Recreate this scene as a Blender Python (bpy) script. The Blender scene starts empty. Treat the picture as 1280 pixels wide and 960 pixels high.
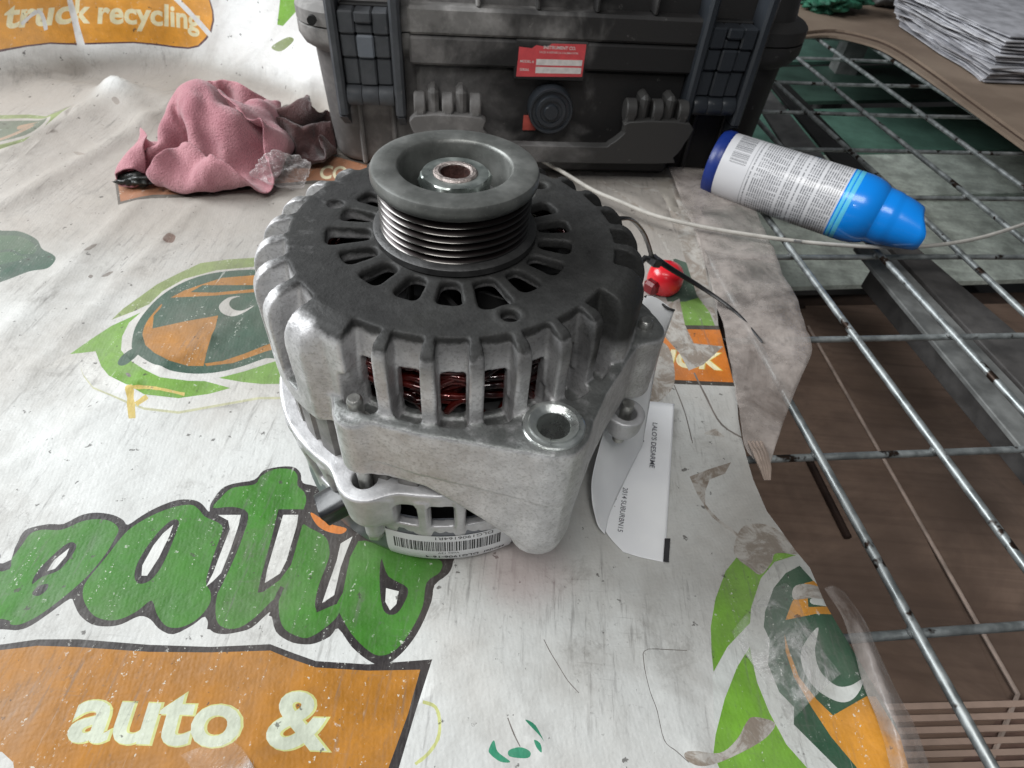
import bpy, math, random
import numpy as np
from mathutils import Vector, Matrix
from mathutils.geometry import delaunay_2d_cdt

# ------------------------------------------------------------------ camera, world, light, exposure
scene = bpy.context.scene
FOC = 740.0                                    # focal length in pixels of a 1280 wide picture
PITCH, ROLL = math.radians(46), math.radians(3.5)
up_c = np.array([math.sin(ROLL), -math.cos(ROLL)*math.cos(PITCH), -math.cos(ROLL)*math.sin(PITCH)])
fw_c = np.array([0, 0, 1.0]); fw_c -= up_c*(fw_c@up_c); fw_c /= np.linalg.norm(fw_c)
WC = np.array([np.cross(fw_c, up_c), fw_c, up_c])          # world = WC @ (right, down, forward)
CAM = np.array([0, 0, .155]) - WC@np.array([-.01953, -.07517, .20398])
cd = bpy.data.cameras.new('camera'); cam = bpy.data.objects.new('camera', cd)
scene.collection.objects.link(cam); scene.camera = cam
cd.sensor_width = 36; cd.lens = 36*FOC/1280; cd.clip_start = .01; cd.clip_end = 50
rt, dn, fd = WC[:, 0], WC[:, 1], WC[:, 2]
m = Matrix.Identity(4)
for i in range(3):
    m[i][0], m[i][1], m[i][2], m[i][3] = rt[i], -dn[i], -fd[i], CAM[i]
cam.matrix_world = m
cd.dof.use_dof = True; cd.dof.focus_distance = .235; cd.dof.aperture_fstop = 26.0

world = bpy.data.worlds.new('World'); scene.world = world; world.use_nodes = True
bg = world.node_tree.nodes['Background']; bg.inputs[0].default_value = (.86, .93, 1, 1); bg.inputs[1].default_value = .065

def area(name, loc, target, size, size_y, power, col):
    l = bpy.data.lights.new(name, 'AREA'); l.shape = 'RECTANGLE'; l.size = size; l.size_y = size_y
    l.energy = power; l.color = col
    o = bpy.data.objects.new(name, l); scene.collection.objects.link(o); o.location = loc
    o.rotation_euler = (Vector(target)-Vector(loc)).to_track_quat('-Z', 'Y').to_euler()
    return o
area('doorway_light', (-1.5, .35, 1.15), (0, .15, 0), 1.3, .9, 54, (.95, .98, 1))
area('roof_light', (-.30, -.75, 1.55), (0, .1, 0), 1.0, .6, 16.5, (1, .99, .97))
area('phone_light', (.06, -.22, .33), (.08, .1, 0), .012, .012, .10, (1, 1, 1))

scene.view_settings.view_transform = 'Standard'; scene.view_settings.look = 'None'
scene.view_settings.exposure = 0; scene.view_settings.gamma = 1
scene.cycles.max_bounces = 8

# ------------------------------------------------------------------ helpers
rng = np.random.default_rng(7); random.seed(7)
def un(x, y, z=0.0):
    d = WC@np.array([(x-640)/FOC, (y-480)/FOC, 1.0]); t = (z-CAM[2])/d[2]
    return CAM+d*t
def tag(o, label=None, cat=None, group=None, kind=None):
    if label: o['label'] = label
    if cat: o['category'] = cat
    if group: o['group'] = group
    if kind: o['kind'] = kind
    return o
def empty(name, loc=(0, 0, 0), rz=0.0, label=None, cat=None, group=None):
    o = bpy.data.objects.new(name, None); scene.collection.objects.link(o)
    o.location = loc; o.rotation_euler = (0, 0, rz); o.empty_display_size = .02
    return tag(o, label, cat, group)
def mesh_obj(name, V, Fc, mat, parent=None, smooth=True, angle=None):
    me = bpy.data.meshes.new(name); me.from_pydata([tuple(map(float, v)) for v in V], [], [tuple(map(int, f)) for f in Fc])
    for q in (mat if isinstance(mat, (list, tuple)) else [mat]): me.materials.append(q)
    me.update()
    if smooth:
        me.polygons.foreach_set('use_smooth', [True]*len(me.polygons))
        if angle is not None: me.set_sharp_from_angle(angle=math.radians(angle))
    o = bpy.data.objects.new(name, me); scene.collection.objects.link(o)
    if parent: o.parent = parent
    return o
class MB:
    """collects shapes in one mesh"""
    def __init__(s): s.v = []; s.f = []
    def add(s, V, Fc):
        n = len(s.v); s.v += [tuple(map(float, v)) for v in V]; s.f += [tuple(i+n for i in f) for f in Fc]; return s
    def box(s, lo, hi, M=None, bev=0.0):
        x0, y0, z0 = lo; x1, y1, z1 = hi
        if bev > 0:
            b = min(bev, .45*(x1-x0), .45*(y1-y0), .45*(z1-z0)); V = []; idx = {}
            for sx in (0, 1):
                for sy in (0, 1):
                    for sz in (0, 1):
                        X = (x0, x1)[sx]; Y = (y0, y1)[sy]; Z = (z0, z1)[sz]
                        dx = b*(1-2*sx); dy = b*(1-2*sy); dz = b*(1-2*sz)
                        for ax, p in enumerate(((X, Y+dy, Z+dz), (X+dx, Y, Z+dz), (X+dx, Y+dy, Z))):
                            idx[sx, sy, sz, ax] = len(V); V.append(p)
            g = lambda a, b_, c, ax: idx[a, b_, c, ax]
            Fc = []
            for k in (0, 1):
                Fc += [(g(k,0,0,0), g(k,1,0,0), g(k,1,1,0), g(k,0,1,0)), (g(0,k,0,1), g(1,k,0,1), g(1,k,1,1), g(0,k,1,1)), (g(0,0,k,2), g(1,0,k,2), g(1,1,k,2), g(0,1,k,2))]
            for a in (0, 1):
                for c in (0, 1):
                    Fc += [(g(a,c,0,0), g(a,c,1,0), g(a,c,1,1), g(a,c,0,1)), (g(a,0,c,0), g(a,1,c,0), g(a,1,c,2), g(a,0,c,2)), (g(0,a,c,1), g(1,a,c,1), g(1,a,c,2), g(0,a,c,2))]
                    for e in (0, 1): Fc.append((g(a,c,e,0), g(a,c,e,1), g(a,c,e,2)))
            cen = np.array([(x0+x1)/2, (y0+y1)/2, (z0+z1)/2]); VV = np.array(V); out = []
            for f in Fc:
                p = VV[list(f)]; nn = np.cross(p[1]-p[0], p[2]-p[0])
                out.append(f if nn@(p.mean(0)-cen) > 0 else f[::-1])
            Fc = out
        else:
            V = [(x0,y0,z0),(x1,y0,z0),(x1,y1,z0),(x0,y1,z0),(x0,y0,z1),(x1,y0,z1),(x1,y1,z1),(x0,y1,z1)]
            Fc = [(3,2,1,0),(4,5,6,7),(0,1,5,4),(1,2,6,5),(2,3,7,6),(3,0,4,7)]
        if M is not None: V = [M@Vector(v) for v in V]
        return s.add(V, Fc)
    def tube(s, P, r, n=8, cap=True, flat=1.0):
        P = [Vector(p) for p in P]; V = []; Fc = []; t0 = (P[1]-P[0]).normalized()
        a = t0.orthogonal().normalized()
        for i, p in enumerate(P):
            t = (P[min(i+1, len(P)-1)]-P[max(i-1, 0)]).normalized()
            a = (a-t*a.dot(t)).normalized(); b = t.cross(a)
            rr = r[i] if hasattr(r, '__len__') else r
            for k in range(n):
                q = 2*math.pi*k/n; V.append(p+(a*math.cos(q)+b*math.sin(q)*flat)*rr)
        for i in range(len(P)-1):
            for k in range(n):
                k2 = (k+1) % n; Fc.append((i*n+k, i*n+k2, (i+1)*n+k2, (i+1)*n+k))
        if cap: Fc.append(tuple(range(n))[::-1]); Fc.append(tuple((len(P)-1)*n+k for k in range(n)))
        return s.add(V, Fc)
    def lathe(s, prof, n=64, M=None, a0=0, closed=False):
        V = []; Fc = []
        for k in range(n):
            q = 2*math.pi*k/n+a0
            for r, z in prof: V.append(Vector((r*math.cos(q), r*math.sin(q), z)))
        L = len(prof)
        for k in range(n):
            k2 = (k+1) % n
            for i in range(L-1 + (1 if closed else 0)):
                j = (i+1) % L; Fc.append((k*L+i, k2*L+i, k2*L+j, k*L+j))
        if M is not None: V = [M@v for v in V]
        return s.add(V, Fc)
    def prism(s, poly, z0, z1, M=None, taper=1.0):
        n = len(poly); c = np.mean(np.array(poly), 0)
        V = [(x, y, z0) for x, y in poly]+[(c[0]+(x-c[0])*taper, c[1]+(y-c[1])*taper, z1) for x, y in poly]
        Fc = [tuple(range(n))[::-1], tuple(range(n, 2*n))]+[(i, (i+1) % n, n+(i+1) % n, n+i) for i in range(n)]
        if M is not None: V = [M@Vector(v) for v in V]
        return s.add(V, Fc)
    def build(s, name, mat, parent=None, smooth=True, angle=35, bevel=0, sub=0):
        o = mesh_obj(name, s.v, s.f, mat, parent, smooth, angle)
        if bevel:
            b = o.modifiers.new('bevel', 'BEVEL'); b.width = bevel; b.segments = 2; b.limit_method = 'ANGLE'; b.angle_limit = math.radians(40)
        return o
def smooth_poly(P, k=6, closed=True):
    """Catmull-Rom through the points"""
    P = np.array(P, float); n = len(P); out = []
    for i in range(n if closed else n-1):
        g = (lambda j: P[j % n]) if closed else (lambda j: P[min(max(j, 0), n-1)])
        p0, p1, p2, p3 = g(i-1), g(i), g(i+1), g(i+2)
        for t in np.arange(k)/k:
            out.append(.5*((2*p1)+(-p0+p2)*t+(2*p0-5*p1+4*p2-p3)*t*t+(-p0+3*p1-3*p2+p3)*t**3))
    if not closed: out.append(P[-1])
    return np.array(out)
def sstep(a, b, x):
    t = np.clip((x-a)/(b-a), 0, 1); return t*t*(3-2*t)
def smax(a, b, k):
    h = np.clip(.5-.5*(b-a)/k, 0, 1); return b*(1-h)+a*h+k*h*(1-h)
def smin(a, b, k): return -smax(-a, -b, k)
def snoise(X, Y, Z, f, seed=0):
    r = np.random.default_rng(seed); o = 0
    for i in range(6):
        d = r.normal(size=3); d /= np.linalg.norm(d); o = o+np.sin(f*(.7+.6*r.random())*(d[0]*X+d[1]*Y+d[2]*Z)+r.random()*6.28)
    return o/6

# ------------------------------------------------------------------ node materials
class NT:
    def __init__(s, name):
        s.m = bpy.data.materials.new(name); s.m.use_nodes = True; s.t = s.m.node_tree; s.n = s.t.nodes
        s.b = s.n['Principled BSDF']; s.out = s.n['Material Output']
        s.tc = s.n.new('ShaderNodeTexCoord')
    def lk(s, a, b): s.t.links.new(a, b)
    def put(s, sock, v):
        if isinstance(v, bpy.types.NodeSocket): s.lk(v, sock)
        elif v is not None:
            if isinstance(v, (tuple, list)) and len(v) == 3 and sock.type == 'RGBA': v = (*v, 1)
            sock.default_value = v
    def co(s, scale=(1, 1, 1), rot=(0, 0, 0), loc=(0, 0, 0), src='Object'):
        mp = s.n.new('ShaderNodeMapping'); mp.inputs['Scale'].default_value = scale; mp.inputs['Rotation'].default_value = rot; mp.inputs['Location'].default_value = loc
        s.lk(s.tc.outputs[src], mp.inputs[0]); return mp.outputs[0]
    def noise(s, scale, detail=4, rough=.55, vec=None, dist=0):
        n = s.n.new('ShaderNodeTexNoise'); n.inputs['Scale'].default_value = scale; n.inputs['Detail'].default_value = detail
        n.inputs['Roughness'].default_value = rough; n.inputs['Distortion'].default_value = dist
        s.lk(vec if vec is not None else s.tc.outputs['Object'], n.inputs['Vector']); return n.outputs['Fac']
    def vor(s, scale, vec=None, feat='F1', out='Distance'):
        n = s.n.new('ShaderNodeTexVoronoi'); n.feature = feat; n.inputs['Scale'].default_value = scale
        s.lk(vec if vec is not None else s.tc.outputs['Object'], n.inputs['Vector']); return n.outputs[out]
    def wave(s, scale, vec, dist=0, det=0, dirn='X', prof='SIN', dscale=1):
        n = s.n.new('ShaderNodeTexWave'); n.bands_direction = dirn; n.wave_profile = prof; n.inputs['Scale'].default_value = scale
        n.inputs['Distortion'].default_value = dist; n.inputs['Detail'].default_value = det; n.inputs['Detail Scale'].default_value = dscale
        s.lk(vec, n.inputs['Vector']); return n.outputs['Fac']
    def ramp(s, fac, a, b, lo=0.0, hi=1.0):
        n = s.n.new('ShaderNodeMapRange'); n.interpolation_type = 'SMOOTHSTEP'
        for k, v in enumerate((a, b, lo, hi)): n.inputs[1+k].default_value = v
        s.put(n.inputs[0], fac); return n.outputs[0]
    def math(s, op, a, b=None, c=None):
        n = s.n.new('ShaderNodeMath'); n.operation = op
        for k, v in enumerate((a, b, c)):
            if v is not None: s.put(n.inputs[k], v)
        return n.outputs[0]
    def mix(s, fac, a, b, mode='MIX'):
        n = s.n.new('ShaderNodeMix'); n.data_type = 'RGBA'; n.blend_type = mode
        s.put(n.inputs[0], fac); s.put(n.inputs[6], a); s.put(n.inputs[7], b); return n.outputs[2]
    def sep(s, vec):
        n = s.n.new('ShaderNodeSeparateXYZ'); s.lk(vec, n.inputs[0]); return n.outputs
    def bump(s, h, strength=.3, dist=.001, prev=None):
        n = s.n.new('ShaderNodeBump'); n.inputs['Strength'].default_value = strength; n.inputs['Distance'].default_value = dist
        s.put(n.inputs['Height'], h)
        if prev is not None: s.lk(prev, n.inputs['Normal'])
        return n.outputs[0]
    def done(s, col=None, rough=None, metal=None, normal=None, **kw):
        for k, v in (('Base Color', col), ('Roughness', rough), ('Metallic', metal), ('Normal', normal)):
            if v is not None: s.put(s.b.inputs[k], v)
        for k, v in kw.items(): s.put(s.b.inputs[k.replace('_', ' ')], v)
        return s.m

def mat_cast():
    t = NT('cast_aluminium_oily'); x, y, z = t.sep(t.tc.outputs['Object'])
    n1 = t.noise(35, 5, .6); n2 = t.noise(900, 3, .6); n3 = t.noise(120, 5, .65)
    zz = t.math('ADD', z, t.math('MULTIPLY', t.math('SUBTRACT', n3, .5), .006))
    top = t.ramp(t.math('SUBTRACT', zz, t.math('MULTIPLY', t.ramp(x, -.052, -.022, 1, 0), .0028)), .1240, .1275)
    side = t.ramp(t.math('ADD', t.math('ADD', t.math('MULTIPLY', x, 1.0), t.math('MULTIPLY', y, .55)), t.math('MULTIPLY', t.math('SUBTRACT', n3, .5), .03)), .0, .034)
    side = t.math('MULTIPLY', side, t.ramp(z, .099, .112))
    back = t.math('MULTIPLY', t.ramp(y, .02, .05), t.ramp(z, .09, .11))
    front_oil = t.math('MULTIPLY', t.ramp(t.math('ADD', zz, t.math('MULTIPLY', x, .12)), .1155, .1275), t.math('MULTIPLY', t.ramp(t.math('ADD', x, t.math('MULTIPLY', t.math('SUBTRACT', n3, .5), .02)), -.034, .004), .72))  # oil reaching down the front shoulder, fading to the left
    oil = t.math('MAXIMUM', t.math('MAXIMUM', top, front_oil), t.math('MAXIMUM', side, back))
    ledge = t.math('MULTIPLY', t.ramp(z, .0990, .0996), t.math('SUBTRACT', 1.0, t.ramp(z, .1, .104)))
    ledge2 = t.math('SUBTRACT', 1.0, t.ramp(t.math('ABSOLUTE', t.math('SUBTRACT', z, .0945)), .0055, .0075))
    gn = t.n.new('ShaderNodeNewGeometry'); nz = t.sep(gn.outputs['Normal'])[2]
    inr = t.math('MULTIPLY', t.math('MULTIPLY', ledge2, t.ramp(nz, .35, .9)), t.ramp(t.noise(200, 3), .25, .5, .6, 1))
    alu = t.mix(t.ramp(n3, .3, .75), (.45, .445, .45), (.68, .675, .68))
    alu = t.mix(t.math('MULTIPLY', t.ramp(n2, .48, .68), .38), alu, (.19, .185, .18))
    alu = t.mix(t.math('MULTIPLY', t.ramp(n1, .52, .75), .35), alu, (.22, .21, .19))
    scr = t.ramp(t.noise(60, 6, .75, t.co((1, 1, .25), (.3, .2, .5))), .66, .70)
    alu = t.mix(t.math('MULTIPLY', scr, .5), alu, (.13, .125, .12))
    lt = t.noise(1500, 2); alu = t.mix(t.math('MULTIPLY', t.ramp(lt, .62, .74), .5), alu, (.7, .7, .7))
    dark = t.mix(t.ramp(n1, .35, .7), (.007, .0072, .0068), (.015, .0155, .014))
    dark = t.mix(t.math('MULTIPLY', t.ramp(n3, .62, .8), .12), dark, (.07, .07, .065))
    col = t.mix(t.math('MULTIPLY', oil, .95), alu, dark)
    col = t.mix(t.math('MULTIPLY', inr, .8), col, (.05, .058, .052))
    rough = t.math('ADD', t.ramp(n3, .3, .8, .42, .60), t.math('MULTIPLY', oil, .10))
    met = t.ramp(oil, 0, 1, .55, .15)
    nb = t.bump(n2, .35, .0005); nb = t.bump(n3, .3, .0012, nb)
    return t.done(col, rough, met, nb, Specular_IOR_Level=t.ramp(oil, 0, 1, .5, .22))
def mat_cast2():
    t = NT('cast_aluminium_clean'); n1 = t.noise(40, 5, .6); n2 = t.noise(1000, 3, .6); n3 = t.noise(130, 5, .65)
    alu = t.mix(t.ramp(n3, .3, .75), (.45, .45, .46), (.60, .60, .61))
    alu = t.mix(t.math('MULTIPLY', t.ramp(n2, .56, .75), .3), alu, (.28, .28, .28))
    alu = t.mix(t.math('MULTIPLY', t.ramp(n1, .6, .8), .4), alu, (.2, .2, .2))
    nb = t.bump(n2, .3, .0004); nb = t.bump(n3, .25, .001, nb)
    return t.done(alu, t.ramp(n3, .3, .8, .42, .58), .5, nb)
def simple(name, col, rough=.5, metal=0.0, var=.25, scale=60, bump=.15, bdist=.0006, **kw):
    t = NT(name); n = t.noise(scale, 5, .6); n2 = t.noise(scale*7, 3)
    c2 = tuple(min(1, c*(1+var)) for c in col); c1 = tuple(c*(1-var) for c in col)
    c = t.mix(t.ramp(n, .3, .7), c1, c2)
    nb = t.bump(n2, bump, bdist) if bump else None
    return t.done(c, t.ramp(n, .3, .7, max(.03, rough-.07), min(1, rough+.07)), metal, nb, **kw)
# ------------------------------------------------------------------ alternator
import openvdb
CAST = mat_cast(); CAST2 = mat_cast2()
def sdf_mesh(name, fn, lo, hi, h, mat, parent):
    """fn(X, Y, Z) -> signed distance in mm"""
    ax = [np.arange(lo[i], hi[i]+h, h, dtype=np.float32) for i in range(3)]
    GX, GY = np.meshgrid(ax[0], ax[1], indexing='ij')
    X, Y, Z = GX.reshape(-1, 1), GY.reshape(-1, 1), ax[2].reshape(1, -1)      # one row per vertical column
    D = fn(X, Y, Z).astype(np.float32).reshape(len(ax[0]), len(ax[1]), len(ax[2]))
    D = np.clip(D, -3*h, 3*h)
    g = openvdb.FloatGrid(float(3*h)); g.copyFromArray(D)
    P, Q = g.convertToQuads(isovalue=0.0)
    P = (np.array(P, float)*h+np.array([lo]))*1e-3
    Q = np.array(Q)
    a, b, c = P[Q[:, 0]], P[Q[:, 1]], P[Q[:, 2]]
    if (np.cross(b-a, c-a)*a).sum() + (np.cross(c-a, P[Q[:, 3]]-a)*a).sum() < 0: Q = Q[:, ::-1]
    me = bpy.data.meshes.new(name); me.vertices.add(len(P)); me.vertices.foreach_set('co', P.ravel())
    me.loops.add(Q.size); me.loops.foreach_set('vertex_index', Q.ravel())
    me.polygons.add(len(Q)); me.polygons.foreach_set('loop_start', np.arange(0, Q.size, 4)); me.polygons.foreach_set('loop_total', np.full(len(Q), 4))
    me.polygons.foreach_set('use_smooth', [True]*len(Q)); me.materials.append(mat); me.update(calc_edges=True); me.validate()
    o = bpy.data.objects.new(name, me); scene.collection.objects.link(o); o.parent = parent
    return o
def sd_poly(X, Y, P):
    """signed distance to a 2-D polygon"""
    d = np.full(X.shape, 1e9, np.float32); s = np.ones(X.shape, np.float32); n = len(P)
    for i in range(n):
        a = P[i]; b = P[i-1]; ex, ey = b[0]-a[0], b[1]-a[1]; wx, wy = X-a[0], Y-a[1]
        t = np.clip((wx*ex+wy*ey)/(ex*ex+ey*ey), 0, 1)
        d = np.minimum(d, (wx-ex*t)**2+(wy-ey*t)**2)
        c1 = Y >= a[1]; c2 = Y < b[1]; c3 = ex*wy > ey*wx
        s = np.where((c1 & c2 & c3) | (~c1 & ~c2 & ~c3), -s, s)
    return s*np.sqrt(d)
PITCHA = 360/28
def angdiff(TH, a): return (TH-a+180) % 360-180
EAR = [(-37, -58), (-32, -65), (-20, -70.7), (-3.6, -74), (17.4, -76), (30, -77.6), (40.7, -78.5), (47.5, -76.5), (52.0, -70.5), (60, -48.4), (73, -22), (80.5, -15), (82.5, -8), (81, 2), (75, 12), (60, 20), (0, 25), (-30, -20)]
BL, BR, BU = (-25.8, -64.4), (77.0, -10.0), (41.0, -66.5)
def front_sdf(X, Y, Z):
    x2, y2 = X, Y
    R = np.hypot(x2, y2); TH = np.degrees(np.arctan2(y2, x2))
    t1 = angdiff(TH, -122); t2 = angdiff(TH, -27)
    sect = sstep(-3, 3, t1)*(1-sstep(-3, 3, t2))*(np.abs(angdiff(TH, -54)) < 110)
    Ro = 73.5-4.6*sect
    zt = np.clip((Z-115.5)/14, 0, 1)
    RR = 61.5+(Ro-61.5)*(np.sqrt(np.maximum(1-zt**2.4, 0))*(1-sect)+np.sqrt(np.maximum(1-zt**6, 0))*sect)
    bell = smax(R-RR, Z-129.5, 1.2)
    bell = smax(bell-.9*sstep(-100, -140, np.where(TH > 90, TH-360, TH)), 85.5-Z, 1.2)
    cav = smax(R-57.5, Z-125.0, 2.0)
    d = np.maximum(bell, -cav)
    # upper body is only above the ledge in the front sector
    ear2 = sd_poly(x2, y2, EAR)
    dist = np.hypot(x2-BU[0], y2-BU[1])
    zb = 37+31*(np.clip(dist-11, 0, 33)/33)**.72
    ear = smax(ear2+(99-Z)*-.02+.9*sstep(72.6, 71.2, Z+.10*(x2-40)), Z-99.0, 1.6)
    ear = smax(ear, zb-Z, 3.0)
    ear = smax(ear, 64.5-R, 1.0)
    ear = smin(ear, smax(dist-12.2+(99-Z)*.015, np.maximum(Z-99.8, 31-Z), 4.0), 4.0)
    d = smin(d, ear, 2.2)
    # lug of the right bolt, block of the left bolt
    dl = np.hypot(x2-BR[0], y2-BR[1]); d = smin(d, smax(dl-8.5, np.maximum(Z-98.5, 66-Z), 2.0), 4)
    dl = np.hypot(x2-BL[0], y2-BL[1]); d = smin(d, smax(dl-8.0, np.maximum(Z-98.0, 70-Z), 2.0), 3)
    # vane lips: thick rounded fin block at the left bolt
    for k in range(28):
        a = -83.6+PITCHA*k; a = (a+180) % 360-180
        if abs(a+122.2) < 2 or abs(a+19.3) < 2: continue
        nr = np.nonzero((np.abs(angdiff(TH, a)) < 11) & (R > 50) & (R < 92))[0]
        Rn = R[nr]; tt = Rn*np.sin(np.radians(angdiff(TH[nr], a)))
        infront = -120 < a < 14
        hw = 5.15 if infront else 5.1

        if infront:
            fl = smax(np.abs(tt)-hw, smax(60.0+.10*(129.5-Z)-Rn, 101.0-Z, 1.0), 1.6)
            pk = smax(np.abs(tt)-hw, smax(smax(60.5-Rn, Rn-(71.5 if a > -70 else 70.0 if a > -100 else 67.5), 1.5), np.abs(Z-97.5)-6.0, 1.2), 2.0)
            pk = smax(pk, smax(ear2[nr]+4.4, (15.2 if abs(a+57.9) < 2 else 14.0)-dist[nr], 1.5), 1.5)
            fl = np.minimum(fl, pk)
        else:
            fl = smax(np.abs(tt)-hw, smax(61.0+.16*(129.5-Z)-Rn, 95.0-Z, 2.5), 1.8)
        win = smax(np.abs(tt)-(hw-1.0), smax(smax(50-Rn, Rn-(69.0 if infront else 80.0), 1.0), np.abs(Z-104)-10.5, 2.5), 2.2)
        if infront: win = np.minimum(win, smax(np.abs(tt)-(hw-.9), smax(50-Rn, smax(Rn-66.5, np.abs(Z-104)-11.5, 2), 2), 2.0))
        d[nr] = smax(d[nr], -np.minimum(fl, win), 1.0)
    # alcove of the left pin, open towards the neighbouring slot
    sx_, sy_ = 64.5*math.cos(math.radians(-108.5)), 64.5*math.sin(math.radians(-108.5)); ex_, ey_ = sx_-BL[0], sy_-BL[1]
    nr = np.nonzero(np.hypot(x2-BL[0], y2-BL[1]) < 22)[0]; qx, qy = x2[nr]-BL[0], y2[nr]-BL[1]
    tq = np.clip((qx*ex_+qy*ey_)/(ex_*ex_+ey_*ey_), 0, 1); al_ = np.hypot(qx-ex_*tq, qy-ey_*tq)-5.2
    al_ = smax(al_, ear2[nr]+2.6, 1.5); d[nr] = smax(d[nr], -smax(al_, np.abs(Z-103)-9.0, 3.0), 1.5)
    # vents round the pulley
    for k in range(18):
        a = -85.5+20*k; nr = np.nonzero((np.abs(angdiff(TH, a)) < 14) & (R < 52) & (R > 26))[0]; da = np.radians(angdiff(TH[nr], a)); Rn = R[nr]
        ro = 47.0 if k in (1, 14) else 43.8
        sl = smax(np.abs(da)*Rn-(Rn*math.radians(7.3 if k not in (1, 14) else 8.6)-.9), smax(Rn-ro, 31.2-Rn, 3.2), 3.2)
        sl = np.maximum(sl, 118-Z); d[nr] = smax(d[nr], -sl, 1.3)
    # small holes with a raised rim
    for hx, hy in ((-48, 10.5), (23.6, -46.6), (30.5, 41)):
        dd = np.hypot(x2-hx, y2-hy)
        d = smin(d, np.hypot(dd-4.6, (Z-129.3)*1.6)-.9, 1.0)
        d = smax(d, -np.maximum(dd-3.0, 120-Z), .7)
    # bolt bores, mounting bore
    d = smax(d, -np.maximum(np.hypot(x2-BU[0], y2-BU[1])-9.2, -(Z-20)), .4)
    # cast-in pad and web details
    d = smin(d, smax(R-17, np.maximum(Z-130.0, 122-Z), 1.0), 3.0)
    d = d + snoise(X, Y, Z, .55, 3)*.12 + snoise(X, Y, Z, 1.6, 5)*.05
    return d
ALT = empty('alternator', (0, 0, 0), 0, 'large used car alternator with grooved pulley, silvery cast housing and oil-blackened top', 'alternator')
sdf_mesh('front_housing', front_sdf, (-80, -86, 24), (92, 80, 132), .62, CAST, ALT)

STUDL, STUDR, STUDB = (-26.5, -67.0), (76.5, -21.0), (-52.0, 52.0)
def rear_sdf(X, Y, Z):
    x2, y2 = X, Y; cx = x2+5.0
    R = np.hypot(cx, y2); TH = np.degrees(np.arctan2(y2, cx))
    wall = smax(R-(73.0-.08*(61-Z)), np.maximum(Z-61.0, 52.0-Z), 1.0)
    low = smax(R-69.6, np.maximum(Z-56, 22-Z), 1.0)
    d = np.minimum(wall, low)
    for k in range(31):
        a = -83.4+11.6*k; a = (a+180) % 360-180
        if abs(angdiff(a, -112)) < 12 or abs(angdiff(a, -14)) < 9 or abs(angdiff(a, 135)) < 12: continue
        nr = np.nonzero((np.abs(angdiff(TH, a)) < 9) & (R > 45) & (R < 84))[0]; Rn = R[nr]
        wcut = smax(np.abs(Rn*np.sin(np.radians(angdiff(TH[nr], a))))-4.7, np.maximum(np.abs(Z-43)-9.6, 50-Rn), .8)
        d[nr] = smax(d[nr], -wcut, .6)
    for k in range(31):
        a = -83.4+11.6*(k+.5); a = (a+180) % 360-180
        if abs(angdiff(a, -112)) < 10 or abs(angdiff(a, -14)) < 8: continue
        nr = np.nonzero((np.abs(angdiff(TH, a)) < 8) & (R > 50) & (R < 84))[0]; Rn = R[nr]
        bar = smax(np.abs(Rn*np.sin(np.radians(angdiff(TH[nr], a))))-(1.2+.035*(Z-20)), np.maximum(Rn-(68.6+.13*(Z-20)), np.maximum(Z-56, 20.5-Z)), 1.0)
        bar = np.maximum(bar, 62-Rn)
        d[nr] = smin(d[nr], bar, 1.2)
    d = np.maximum(d, -np.maximum(R-66.0, 18-Z))
    for (bx, by), rr in ((STUDL, 10.5), (STUDR, 8.5), (STUDB, 11)):
        hb = 12 if by == STUDR[1] else 0
        dd = np.hypot(x2-bx, y2-by); b = smax(dd-rr*(1-.008*(61-Z)), np.maximum(Z-61.0, 26+hb-Z), 1.2)
        b = smax(b, dd*.6+(34+hb-Z)-2, 5.0)
        d = smin(d, b, 8.0)
        if not hb: d = np.minimum(d, smax(dd-4.0, np.maximum(22.5-Z, Z-34), .8))
        d = smax(d, -np.maximum(dd-4.8, 40-Z), .5)
    d = smax(d, Z-61.0, .8)
    return d+snoise(X, Y, Z, .5, 9)*.10
sdf_mesh('rear_housing', rear_sdf, (-90, -84, 16), (92, 80, 63), .64, CAST2, ALT)

# rear cover, dark plastic
COVER = simple('rear_cover_plastic', (.13, .14, .16), .42, 0, .15, 80, .1)
mb = MB(); prof = [(0, .3), (54, .3), (63, .8), (67.5, 3), (69.2, 8), (69.9, 15), (69.6, 30), (64, 31)]
mb.lathe([(r*1e-3, z*1e-3) for r, z in prof], 96, Matrix.Translation((-.005, 0, 0)))
mb.build('rear_cover', COVER, ALT, angle=50)
# inner dark drum (rotor and rectifier seen through the windows)
BLK = simple('inner_black', (.006, .006, .0065), .6, .1, .3, 60, .2)
mb = MB(); mb.lathe([(r*1e-3, z*1e-3) for r, z in [(0, 112), (50, 112), (52.5, 110), (52.5, 90), (56, 88), (56, 66), (57, 60), (60, 50), (62, 20), (0, 17)]], 64)
mb.build('rotor', BLK, ALT)
# fan blades below the vents
mb = MB()
for k in range(11):
    q = 2*math.pi*k/11+.3; M = Matrix.Rotation(q, 4, 'Z')@Matrix.Translation((.033, 0, .1145))@Matrix.Rotation(.5, 4, 'Z')
    mb.box((-.012, -.0009, -.003), (.012, .0009, .0045), M, .0004)
mb.build('fan', simple('fan_grey', (.018, .018, .018), .5, .4), ALT)

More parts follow.
